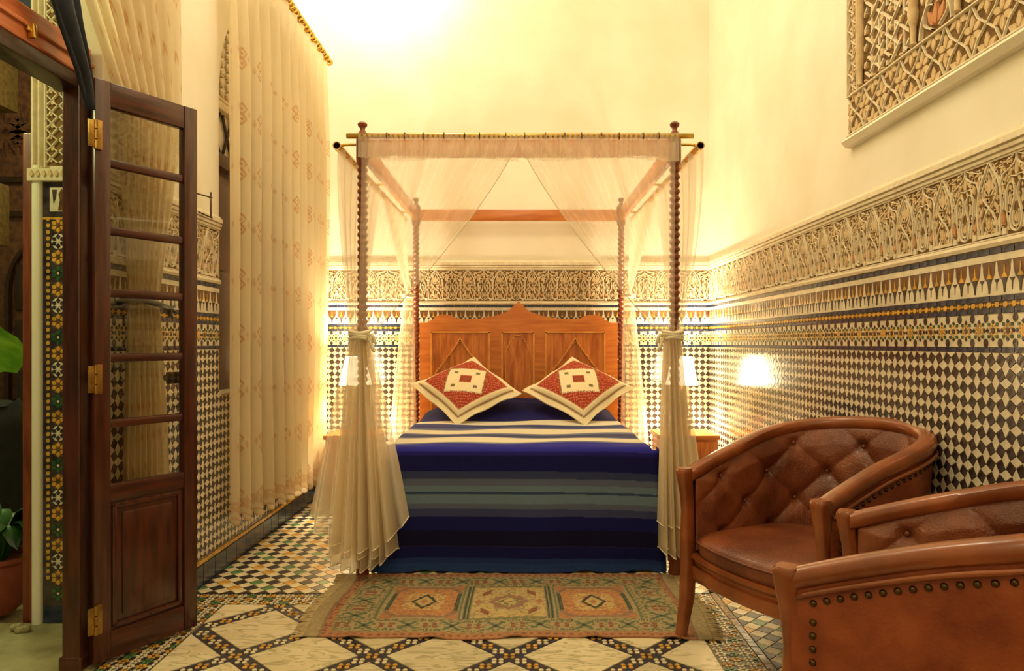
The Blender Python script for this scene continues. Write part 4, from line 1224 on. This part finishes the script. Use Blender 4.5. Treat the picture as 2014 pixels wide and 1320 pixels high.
for j in range(NVs+1):
    s = LT*j/NVs; y, z, fq, dr = spread_path(s)
    for i in range(NU+1):
        # across: side drop (0..-), top, side drop
        q = (i/NU-.5)*2; sg = 1 if q > 0 else -1; aq = abs(q)
        E = .62 if fq == 0 else (.62 if fq < .05 else .09)
        if aq <= .72:
            x = sg*aq/.72*HW; p = [x, y, z]
            if fq == 0: p[2] += hump(x, y)
            else:
                d = TOPZ-z
                p[1] -= .014*math.sin(x*7+1)*d/.6+.010*math.sin(x*17)*d*d*2
                p[0] = x*(1+.085*d)
                if dr is not None and j == NVs: p[2] += .006*math.sin(x*23)
        else:
            e = (aq-.72)/.28
            if fq < .5:
                a = min(1, e*.62/.06)*PI/2
                p = [sg*(HW+.04*math.sin(a)+.03*e), y, TOPZ-.04*(1-math.cos(a))-e*.60+hump(HW, y)*(1-e)]
                p[0] += sg*.012*math.sin(y*9)*e
            else:
                d = TOPZ-z
                p = [sg*(HW*(1+.085*d)+.042*math.sin(min(1, e*2)*PI/2)+.010*e), y-.004+.13*e*e+.02*e, z]
        p[2] = max(p[2], .012)
        verts.append(p)
        if fq < .6: c = stripe_top(p[1] if aq <= .72 else y)
        else: c = stripe_front(p[2]-.018*(x*x)*0+.030*max(0, (x if aq <= .72 else sg*HW)-.15)**2*1.6)
        k = 1+.10*math.sin(i*1.7+j*2.9)*math.sin(i*.37)
        cols.append([c[0]*k, c[1]*k, c[2]*k])
fs = [(j*(NU+1)+i, j*(NU+1)+i+1, (j+1)*(NU+1)+i+1, (j+1)*(NU+1)+i) for j in range(NVs) for i in range(NU)]
me = bpy.data.meshes.new('bedspread'); me.from_pydata([tuple(v) for v in verts], [], fs); me.materials.append(M['spread']); set_col(me, cols); smooth_mesh(me); me.update()
o = link('bedspread', me); tag(o, 'blue striped bedspread with pale bands hanging to the floor at the foot', 'bedspread')

# ---- pillows
RED, REDL, OFFW, LINE, GRN = cs_(158,54,32), cs_(206,130,96), cs_(236,222,184), cs_(140,96,58), cs_(120,112,66)
def make_pillow(name, label, loc, spin, lean, yaw, flop):
    S = .29; N = 84; vs = []; cc = []
    bm_pts = []
    for side in (1, -1):
        for j in range(N+1):
            for i in range(N+1):
                a, b = (i/N-.5)*2, (j/N-.5)*2
                m = max(abs(a), abs(b)); ia, ib = a/.86, b/.86
                th = 0
                if abs(ia) < 1 and abs(ib) < 1: th = .072*((1-ia*ia)*(1-ib*ib))**.42
                pull = 1-.06*(1-min(1, abs(a*b)))*(m**3)
                z = side*th+.004*side
                if m > .8: z += .008*math.sin(5*(a-b)+2*a)*(m-.8)/.2-flop*(m-.8)*.10
                vs.append((a*S*pull, b*S*pull, z))
                # pattern
                if m > .86: c = OFFW
                elif m > .84: c = LINE
                elif m > .74: c = OFFW
                else:
                    d = (abs(a+b)/1.414, abs(a-b)/1.414)
                    k = max(d)
                    sp = math.sin(a*95)*math.sin(b*95)+.6*math.sin(a*41+b*53)
                    c = REDL if sp > .55 else RED
                    if k < .46:
                        c = OFFW
                        r_ = (a+b)/1.414; s_ = (a-b)/1.414
                        if max(abs(r_), abs(s_)) < .14: c = RED if (int((r_+2)*40)+int((s_+2)*40)) % 2 == 0 or max(abs(r_), abs(s_)) > .09 else LINE
                        elif abs(abs(r_)-.28) < .045 and abs(abs(s_)-.28) < .045: c = GRN
                    elif k < .49: c = LINE if (int((a-b)*30) % 2 == 0) else OFFW
                cc.append(c)
    n1 = (N+1)**2; fs = []
    for sd in range(2):
        for j in range(N):
            for i in range(N):
                q = (j*(N+1)+i, j*(N+1)+i+1, (j+1)*(N+1)+i+1, (j+1)*(N+1)+i); q = tuple(x+sd*n1 for x in q)
                fs.append(q if sd == 0 else q[::-1])
    edge = [i for i in range(N+1)]+[(j)*(N+1)+N for j in range(1, N+1)]+[N*(N+1)+i for i in range(N-1, -1, -1)]+[j*(N+1) for j in range(N-1, 0, -1)]
    for k in range(len(edge)):
        a, b = edge[k], edge[(k+1) % len(edge)]; fs.append((a, b, b+n1, a+n1))
    me = bpy.data.meshes.new(name); me.from_pydata(vs, [], fs); me.materials.append(M['pillow']); set_col(me, cc); smooth_mesh(me); me.update()
    o = link(name, me)
    R = Matrix.Translation(loc) @ Matrix.Rotation(yaw, 4, 'Z') @ Matrix.Rotation(lean, 4, 'X') @ Matrix.Rotation(spin, 4, 'Z')
    o.matrix_world = R
    tag(o, label, 'pillow', 'red embroidered pillows on the bed')
make_pillow('pillow', 'red and white embroidered pillow at the left of the headboard', (-.385, 5.30, .905), math.radians(38), math.radians(33), .03, 1)
make_pillow('pillow', 'red and white embroidered pillow at the right of the headboard', (.435, 5.30, .905), math.radians(49), math.radians(33), -.03, 1)

# ---- canopy curtains
def canopy(sx, name, label, spec):
    th_ = thing(name, label, 'canopy curtain', (0, 0, 0), group='sheer curtains of the canopy bed')
    T_ = spec['tie']
    nf = 8
    # header ruffle hanging from the front rod, this half
    def head(u, v):
        x = sx*(.83-(.83-.0006)*u)
        a = math.sin(u*2*PI*34+.5*math.sin(u*60)); z = 2.302-.128*v-.012*v*math.sin(u*9+sx)
        return (x, RYF-.014-.010*a*(.25+.75*v)+.004*math.cos(u*200), z)
    grid('header', 260, 10, head, M['sheer_dense'], th_)
    def up(u, v):
        tx = sx*(.812-(.812-.006)*u); h = v**1.22
        gx = T_[0]+sx*(.010-.070*u)
        x = tx+(gx-tx)*h; z = 2.27+(T_[2]-2.27)*v
        k = .020*(1-h)+.010
        return (x, RYF+(T_[1]-RYF)*h+k*math.sin(u*2*PI*nf+.7*math.sin(v*3))-.006, z)
    grid('front_drape', 230, 70, up, M['sheer'], th_)
    def side(u, v):
        ty = 3.745+1.15*u; h = v**1.15
        gy = T_[1]+.03+(u-.5)*.05; gx = T_[0]+sx*(.045-.05*u)
        k = .024*(1-h)+.008
        x = sx*SRX+(gx-sx*SRX)*(v**1.8)+k*math.sin(u*2*PI*7+.5*math.sin(v*4))
        return (x, ty+(gy-ty)*h, SRZ-.01+(T_[2]-SRZ)*v)
    grid('side_drape', 200, 60, side, M['sheer'], th_)
    for li, (cx, cy, w, wl, hem, hcurve, nf2, dep) in enumerate(spec['layers']):
        def low(u, v):
            ww = .085+(w-.085)*v**.85
            z1 = hem+hcurve*(abs(2*u-1))**2.2
            z = T_[2]+(z1-T_[2])*v
            x = T_[0]+(cx-T_[0])*v+(u-.5)*ww
            yy = T_[1]+(cy-T_[1])*v+(.012+dep*v)*math.sin(u*2*PI*nf2+li+.6*math.sin(v*2.5))
            return (x, yy, z)
        grid('lower_drape', 150, 50, low, M['sheer_bundle'], th_)
        t = MB(); t.tube([low(k/110, 1.0) for k in range(111)], .0032, 5); t.obj('hem_trim', M['trim'], th_, smooth=True)
    t = MB(); t.tube([up(1.0, k/40) for k in range(41)], .0022, 5); t.obj('edge_trim', M['trim'], th_, smooth=True)
    t = MB()
    for dz in (-.016, 0, .016):
        t.tube([(T_[0]+.050*math.cos(a), T_[1]+.040*math.sin(a), T_[2]+dz+.006*math.sin(2*a+dz*90)) for a in [2*PI*q/24 for q in range(24)]], .010, 8, closed=True)
    for e in (-1, 1):
        t.tube(spline([(T_[0]-sx*.05, T_[1]-.03, T_[2]), (T_[0]-sx*.075, T_[1]-.045, T_[2]-.03+.03*e), (T_[0]-sx*.085, T_[1]-.04, T_[2]-.06+.02*e)], 4), [.010]*9, 6)
    t.obj('tie', M['trim'], th_, smooth=True)
canopy(-1, 'canopy_curtain', 'sheer cream canopy curtain tied at the left front bedpost with flared hem', dict(tie=(-.822, 3.760, 1.265),
    layers=[(-.815, 3.70, .51, 0, .17, .17, 7, .050), (-.83, 3.74, .30, 0, .055, .06, 6, .035), (-.80, 3.73, .36, 0, .13, .03, 5, .045)]))
canopy(1, 'canopy_curtain', 'sheer cream canopy curtain tied at the right front bedpost beside the armchair', dict(tie=(.795, 3.760, 1.265),
    layers=[(.855, 3.74, .27, 0, .12, .05, 6, .040), (.84, 3.76, .20, 0, .16, .02, 5, .035), (.83, 3.75, .22, 0, .28, .02, 5, .035)]))
def rear(sx, label):
    th_ = thing('rear_canopy_curtain', label, 'canopy curtain', (0, 0, 0), group='sheer curtains at the headboard')
    T_ = (sx*.862, 5.70, 1.60)
    def up(u, v):
        ty = 5.05+.80*u; h = v**1.2
        x = sx*SRX+(T_[0]-sx*SRX)*v+(.02*(1-h)+.008)*math.sin(u*2*PI*7)
        return (x, ty+(T_[1]+(u-.5)*.06-ty)*h, SRZ-.01+(T_[2]-SRZ)*v)
    grid('upper_drape', 130, 40, up, M['sheer_dense'], th_)
    def low(u, v):
        w = .07+.20*v**.9
        return (T_[0]+sx*.06*v+(u-.5)*w, T_[1]-.02*v+(.012+.035*v)*math.sin(u*2*PI*6), T_[2]+(.60-T_[2])*v if False else T_[2]+(.08-T_[2])*v)
    grid('lower_drape', 110, 40, low, M['sheer_dense'], th_)
    t = MB()
    for dz in (-.012, .004): t.tube([(T_[0]+.045*math.cos(a), T_[1]+.04*math.sin(a), T_[2]+dz) for a in [2*PI*q/20 for q in range(20)]], .009, 6, closed=True)
    t.obj('tie', M['trim'], th_, smooth=True)
rear(-1, 'sheer curtain bundle hanging at the left end of the headboard')
rear(1, 'sheer curtain bundle hanging at the right end of the headboard')

# ================================================================== nightstands and lamps
def nightstand(x0, x1, label):
    n = thing('nightstand', label, 'nightstand', ((x0+x1)/2, 5.60, .004), group='nightstands beside the bed'); w = (x1-x0)/2; d = .20
    t = MB(); t.bbox(-w+.015, w-.015, -d+.015, d-.01, .10, .50); t.obj('body', M['bedwood'], n, smooth=30)
    t = MB(); t.bbox(-w, w, -d, d, .50, .535, b=.008); t.obj('top', M['bedwood_x'], n, smooth=30)
    for z0, z1 in ((.34, .485), (.125, .325)):
        t = MB(); t.bbox(-w+.035, w-.035, -d+.003, -d+.02, z0, z1, b=.006); dr = t.obj('drawer', M['panelwood'], n, smooth=30)
        t = MB(); t.lathe([(.006, 0), (.006, .012), (.013, .018), (.012, .028), (0, .032)], n=12, M=Matrix.Translation((0, -d+.004, (z0+z1)/2)) @ Matrix.Rotation(PI/2, 4, 'X')); t.obj('knob', M['old_brass'], dr, smooth=True)
    for sx in (-1, 1):
        for sy in (-1, 1):
            t = MB(); t.lathe([(.012, 0), (.018, .03), (.014, .06), (.022, .10)], sx*(w-.045), sy*(d-.045), 10); t.obj('leg', M['bedwood'], n, smooth=True)
nightstand(1.05, 1.50, 'small wooden nightstand at the right of the bed, against the tiled wall')
nightstand(-1.455, -1.05, 'small wooden nightstand at the left of the bed, beside the long curtain')
def lamp(x, y, label):
    n = thing('table_lamp', label, 'lamp', (x, y, .541), group='bedside lamps')
    t = MB(); t.lathe([(.07, 0), (.07, .012), (.045, .022), (.02, .04), (.035, .09), (.05, .15), (.04, .22), (.015, .27), (.010, .36)], n=20); t.obj('base', M['brass'], n, smooth=40)
    t = MB(); t.lathe([(.125, .36), (.075, .58)], n=28, caps=False); t.obj('lamp_shade', M['shade'], n, smooth=True)
    t = MB(); t.lathe([(0, .36), (.02, .38), (.03, .42), (.02, .455), (0, .46)], n=12); t.obj('bulb', M['shade'], n, smooth=True)
    light('bedside_bulb_light', (x, y, .541+.50), 130, (1.0, .87, .60), .05)
lamp(1.27, 5.66, 'glowing bedside lamp on the right nightstand behind the sheer curtain')
lamp(-1.27, 5.66, 'glowing bedside lamp on the left nightstand behind the sheer curtain')

# ================================================================== rug
RX0, RX1, RY0, RY1 = -.905, .815, 3.00, 3.826
BEI, SAL, OLI, DRK, ORA, YEL, PUR, GRN2, RDD = cs_(164,146,108), cs_(172,122,88), cs_(124,122,88), cs_(70,64,50), cs_(186,134,88), cs_(190,164,112), cs_(144,114,92), cs_(96,110,88), cs_(140,92,70)
def hsh(a, b): return (math.sin(a*127.1+b*311.7)*43758.5453) % 1
def rugcol(u, v):
    X = u*(RX1-RX0); Yv = v*(RY1-RY0); W_, D_ = RX1-RX0, RY1-RY0
    ex = min(X, W_-X); ey = min(Yv, D_-Yv)
    q = int(X/.011), int(Yv/.011)
    n = hsh(*q)
    if ex < .075: c = BEI if ex < .06 else PUR
    elif ey < .055:
        c = SAL
        if .018 < ey < .034 and (X/.034) % 1 < .5: c = RDD
    elif ex < .10: c = SAL if n > .3 else RDD
    elif ey < .20 or ex < .27:
        # main border: beige ground with green stars and red bars
        c = BEI if n > .25 else OLI
        if ey < .20: s_ = X/.095; r_ = (ey-.128)/.056
        else: s_ = Yv/.095; r_ = (ex-.185)/.060
        f = (s_ % 1-.5)*2; k = int(s_) % 2
        if abs(r_) < 1:
            if k == 0:
                if abs(abs(f)-abs(r_)) < .22 and max(abs(f), abs(r_)) < .8: c = GRN2
                if abs(f)+abs(r_) < .25: c = DRK
            else:
                if abs(abs(f)-.42) < .22 and abs(abs(r_)-.25) < .18: c = RDD
                if abs(r_) > .75 and int(f*8) % 2: c = DRK if n > .5 else GRN2
        if .055 <= ey < .066 or .188 < ey < .20 or (ey > .20 and ex > .255): c = OLI if (int(X/.02)+int(Yv/.02)) % 2 else BEI
    else:
        x0 = .27; w3 = (W_-.54)/3; i = min(2, int((X-x0)/w3)); f = ((X-x0)/w3-i-.5)*2; g = (Yv-D_/2)/(D_/2-.20)
        c = BEI
        if i != 1:
            oct_ = max(abs(f)/.86, abs(g)/.94, (abs(f)+abs(g)*.85)/1.42)
            if oct_ < .86:
                c = ORA if n > .35 else SAL
                if oct_ < .55: c = YEL if n > .4 else ORA
                d = max(min(abs(f)/.12, 9), 0); k = abs(f)*1.5+abs(g); k2 = max(abs(f)*1.5, abs(g))
                if k < .46 or (k2 < .26): c = DRK if n > .2 else GRN2
                if k < .33 or k2 < .17: c = YEL
                if k < .14: c = SAL
            elif oct_ < .97: c = PUR if abs(g) > .5 else (GRN2 if int(f*40) % 2 else DRK)
            else: c = SAL if abs(f) > .6 and abs(g) > .7 else BEI
            if abs(f) > .88: c = (OLI, BEI, GRN2, BEI)[int(abs(f)*60) % 4]
        else:
            if abs(f) > .84: c = (OLI, BEI, GRN2, DRK)[int(abs(f)*48) % 4]
            elif abs(g) > .92: c = OLI
            else:
                c = YEL if n > .25 else BEI
                k = abs(f)+abs(g)
                if k < .62 and (max(abs(f), abs(g)) < .34 or k < .5): c = PUR if n > .35 else SAL
                if k < .34: c = YEL if n > .5 else OLI
                for a, b in ((.55, .55),):
                    if abs(abs(f)-a) < .10 and abs(abs(g)-b+ (abs(f)-a)) < .12: c = RDD
                if abs(abs(f)-.72)+abs(g)*.6 < .10: c = SAL
    k = .86+.28*n
    return (c[0]*k, c[1]*k, c[2]*k)
def rugfn(u, v):
    x = RX0+(RX1-RX0)*u; y = RY0+(RY1-RY0)*v
    y += .010*math.sin(x*6)*(1-v)+.008*math.sin(x*13+1)*(1-v); x += .012*math.sin(y*9)*(1-2*u)
    lip = .010*max(0, math.sin(x*19+2))**3*max(0, 1-v*14)
    return (x, y, .012+lip)
rug = thing('rug', 'faded orange and green geometric rug at the foot of the bed', 'rug', (0, 0, 0))
ro = grid('woven_field', 344, 180, rugfn, M['rug'], rug, rugcol)
sm = ro.modifiers.new('thick', 'SOLIDIFY'); sm.thickness = .007; sm.offset = -1
for u, sg in ((0, -1), (1, 1)):
    t = MB()
    for k in range(150):
        b_ = Vector(rugfn(u, k/149)); L = .035+.02*rnd.random(); a = rnd.uniform(-.5, .5)
        t.tube([b_+Vector((0, 0, -.003)), b_+Vector((sg*L*.5, a*.012, -.002)), b_+Vector((sg*L, a*.03, -.0045))], .0022, 4)
    t.obj('fringe', M['fringe'], rug, kind='stuff')

# ================================================================== leather tub chairs
def chair_path():
    a, yf, yc, ry = .345, -.322, .03, .345
    pts = []
    for k in range(14): pts.append((a, yf+(yc-yf)*k/14))
    for k in range(45): an = PI*k/44; pts.append((a*math.cos(an), yc+ry*math.sin(an)))
    for k in range(1, 15): pts.append((-a, yc+(yf-yc)*k/14))
    P = [Vector((x, y, 0)) for x, y in pts]; L = [0]
    for i in range(1, len(P)): L.append(L[-1]+(P[i]-P[i-1]).length)
    return P, L
CPTS, CLEN = chair_path(); CL = CLEN[-1]
def cp(s):
    d = s*CL; i = 0
    lo, hi = 0, len(CLEN)-1
    while hi-lo > 1:
        m = (lo+hi)//2
        if CLEN[m] <= d: lo = m
        else: hi = m
    f = (d-CLEN[lo])/max(1e-9, CLEN[hi]-CLEN[lo]); p = CPTS[lo].lerp(CPTS[hi], f)
    tq = (CPTS[min(len(CPTS)-1, hi+1)]-CPTS[max(0, lo-1)]).normalized()
    return p, Vector((tq.y, -tq.x, 0))          # outward normal
ZA, ZBK = .668, .872
def zr(s):
    f = 1-abs(2*s-1); return ZA+(ZBK-ZA)*math.sin(PI/2*f)**.95 if f > 0 else ZA
def lean_(s, z):
    f = 1-abs(2*s-1); return (z-.40)*.16*sstep(.25, .9, f)-.012*max(0, .40-z)/.15

def make_chair(loc, rz, label):
    ch = thing('tub_armchair', label, 'armchair', loc, rz, 'leather tub armchairs')
    # outer leather shell
    def outer(u, v):
        p, n = cp(u); z = .265+(zr(u)-.012-.265)*v
        q = p+n*(.016+lean_(u, z)+.010*math.sin(PI*v)); return (q.x, q.y, z)
    grid('outer_shell', 110, 18, outer, M['leather_out'], ch)
    # buttoned inner back
    NB = 13
    def tuft(u, z):
        a = u*NB; b = (z-.42)/.118
        p, q = (a+b)/2, (a-b)/2
        return min(1, abs(math.sin(PI*p))*abs(math.sin(PI*q))*1.6)**.55
    def dimple(u, z):
        a = u*NB; b = (z-.42)/.118; i = round(a); j = round(b); best = 9
        for di in (-1, 0, 1):
            for dj in (-1, 0, 1):
                if (i+di+j+dj) % 2 == 0: best = min(best, math.hypot((a-i-di)*.134, (b-j-dj)*.118))
        return math.exp(-(best/.026)**2)
    def inner(u, v):
        p, n = cp(.012+.976*u); zt = zr(u)-.018; z = .36+(zt-.36)*v
        edge = min(1, min(u, 1-u)*22, (1-v)*7)
        h = .026+.016*tuft(u, z)*edge**.5+.014*edge-.024*dimple(u, z)*edge
        q = p-n*(h-lean_(u, z)); return (q.x, q.y, z)
    grid('buttoned_back', 320, 70, inner, M['leather'], ch)
    bm_ = MB(); bm_.lathe([(.009, 0), (.007, .004), (0, .006)], n=10); bme = bm_.mesh('button', M['leather']); smooth_mesh(bme)
    for row in range(-1, 5):
        for i in range(0, NB+1):
            u = i/NB; z = .42+row*.118
            if (i+row) % 2 or not (.02 < u < .98) or z > zr(u)-.05 or z < .44: continue
            p, n = cp(.012+.976*u); c = p-n*(.026-lean_(u, z)); o = link('button', bme, ch)
            o.matrix_local = Matrix.Translation((c.x, c.y, z)) @ (-n).to_track_quat('Z', 'Y').to_matrix().to_4x4()
    # top rail
    t = MB(); N = 110; ns = 12; sec = []
    for k in range(ns):
        a = 2*PI*k/ns; ca, sa = math.cos(a), math.sin(a)
        sec.append((.034*math.copysign(abs(ca)**.75, ca), .028*math.copysign(abs(sa)**.75, sa)))
    vs = []
    for i in range(N+1):
        s = i/N; p, n = cp(s); z = zr(s)
        for a, b in sec:
            q = p+n*(a+.0+lean_(s, z)-.006); vs.append((q.x, q.y, z+b))
    fs = [(i*ns+k, i*ns+(k+1) % ns, (i+1)*ns+(k+1) % ns, (i+1)*ns+k) for i in range(N) for k in range(ns)]+[tuple(range(ns)), tuple(N*ns+k for k in range(ns))]
    t.add(vs, fs); t.obj('top_rail', M['chairwood'], ch, smooth=40)
    # bead strip below the rail, outside
    t = MB(); t.tube([tuple((lambda pn, s=s: (pn[0]+pn[1]*(.026+lean_(s, zr(s))))+Vector((0, 0, zr(s)-.036)))(cp(s))) for s in [.008+.984*i/90 for i in range(91)]], .007, 6); t.obj('rail_bead', M['chairwood'], ch, smooth=True)
    # front posts running down into legs
    for sx in (1, -1):
        t = MB(); vs = []; st = [(0, -.352, .018, .020), (.06, -.340, .020, .022), (.16, -.322, .024, .026), (.27, -.318, .025, .027), (.34, -.318, .026, .027), (.42, -.322, .023, .024), (.52, -.320, .021, .022), (.59, -.326, .021, .023), (.635, -.333, .024, .025), (.675, -.338, .028, .027), (.690, -.338, .029, .027), (.698, -.336, .025, .023)]
        for z, y, hx_, hy_ in st:
            cx = sx*(.345+(.006 if z < .3 else 0)*(1-z/.3))
            for a, b in ((-1, -.75), (-.75, -1), (0, -1.12), (.75, -1), (1, -.75), (1, .75), (.75, 1), (-.75, 1), (-1, .75)):
                vs.append((cx+a*hx_, y+b*hy_, z))
        n = 9; fs = [(i*n+k, i*n+(k+1) % n, (i+1)*n+(k+1) % n, (i+1)*n+k) for i in range(len(st)-1) for k in range(n)]+[tuple(range(n)), tuple((len(st)-1)*n+k for k in range(n))]
        t.add(vs, fs); t.obj('front_leg', M['chairwood'], ch, smooth=50)
        t = MB(); t.tube([(sx*.24, .345, 0), (sx*.225, .315, .12), (sx*.215, .29, .28)], [.015, .020, .026], 8); t.obj('rear_leg', M['chairwood'], ch, smooth=True)
    # bowed apron with two mouldings
    def bow(x, d=0): return -.318-.052*(1-(x/.33)**2)-d
    for z0, z1, d, nm in ((.245, .300, .0, 'apron'), (.300, .325, -.012, 'apron_moulding'), (.325, .350, .004, 'apron_moulding')):
        t = MB(); K = 24; vs = []
        for k in range(K+1):
            x = -.325+.65*k/K; yb = bow(x, d); dz = -.012*(1-(x/.325)**2) if nm == 'apron' else 0
            for y, z in ((yb+.02, z0-dz*0+(.018*abs(x/.325)**2 if nm == 'apron' else 0)*-1+.0), (yb+.002, z0+.004), (yb, (z0+z1)/2), (yb+.003, z1-.003), (yb+.03, z1)):
                vs.append((x, y, z))
        fs = [(k*5+q, k*5+q+1, (k+1)*5+q+1, (k+1)*5+q) for k in range(K) for q in range(4)]
        t.add(vs, fs); t.obj(nm, M['chairwood'], ch, smooth=50)
    # underside webbing board and seat cushion
    def bnd(an):
        # boundary of the seat along direction an
        c, s = math.cos(an), math.sin(an); r = .05
        while r < .6:
            x, y = r*c, -.02+r*s
            if abs(x) > .318 or (y > .03 and (x/.318)**2+((y-.03)/.318)**2 > 1) or y < bow(max(-.33, min(.33, x)))+.006: break
            r += .004
        return r
    NA2 = 72; R_ = [bnd(2*PI*k/NA2) for k in range(NA2)]
    R_ = [(R_[k-2]+2*R_[k-1]+3*R_[k]+2*R_[(k+1) % NA2]+R_[(k+2) % NA2])/9 for k in range(NA2)]
    t = MB(); rings = [(0, .452), (.25, .451), (.5, .447), (.7, .441), (.85, .432), (.94, .421), (.985, .408), (1.0, .392), (.998, .372), (.985, .352), (.95, .345)]
    vs = []
    for f, z in rings:
        for k in range(NA2):
            a = 2*PI*k/NA2; vs.append((f*R_[k]*math.cos(a), -.02+f*R_[k]*math.sin(a), z+.010*f*math.cos(a)**2))
    fs = [(i*NA2+k, i*NA2+(k+1) % NA2, (i+1)*NA2+(k+1) % NA2, (i+1)*NA2+k) for i in range(len(rings)-1) for k in range(NA2)]
    t.add(vs, fs); st_ = t.obj('seat_cushion', M['leather'], ch, smooth=True)
    t = MB(); t.tube([(1.004*R_[k]*math.cos(2*PI*k/NA2), -.02+1.004*R_[k]*math.sin(2*PI*k/NA2), .402+.010*math.cos(2*PI*k/NA2)**2) for k in range(NA2)], .0045, 5, closed=True); t.obj('piping', M['leather'], st_, smooth=True)
    t = MB(); vs = [(.97*R_[k]*math.cos(2*PI*k/NA2), -.02+.97*R_[k]*math.sin(2*PI*k/NA2), z) for z in (.27, .35) for k in range(NA2)]
    t.add(vs, [tuple(range(NA2))]+[(k, (k+1) % NA2, NA2+(k+1) % NA2, NA2+k) for k in range(NA2)]); t.obj('seat_frame', M['leather_out'], ch)
    # nailheads
    nm_ = MB(); nm_.lathe([(.0082, 0), (.0075, .003), (.0045, .0058), (0, .0066)], n=10); nme = nm_.mesh('nailhead', M['old_brass']); smooth_mesh(nme)
    def nail(u, z, off=.016, sgn=1):
        p, n = cp(u); v = (z-.265)/(zr(u)-.012-.265)
        c = p+n*(off+lean_(u, z)+.010*math.sin(PI*v)); o = link('nailhead', nme, ch)
        o.matrix_local = Matrix.Translation((c.x, c.y, z)) @ n.to_track_quat('Z', 'Y').to_matrix().to_4x4()
    k = 0
    ns_ = int(CL/.030)
    for i in range(ns_+1):
        u = .027+.946*i/ns_; nail(u, zr(u)-.060)
    for u in (.027, .973):
        for i in range(11): nail(u, .285+i*.030)
    return ch
make_chair((1.143, 2.854, .011), math.radians(-63.4), 'brown leather tub armchair facing left with buttoned back against the tiled wall')
make_chair((1.104, 1.796, .005), math.radians(-125.0), 'rust leather tub armchair in the right foreground with studded outer side')
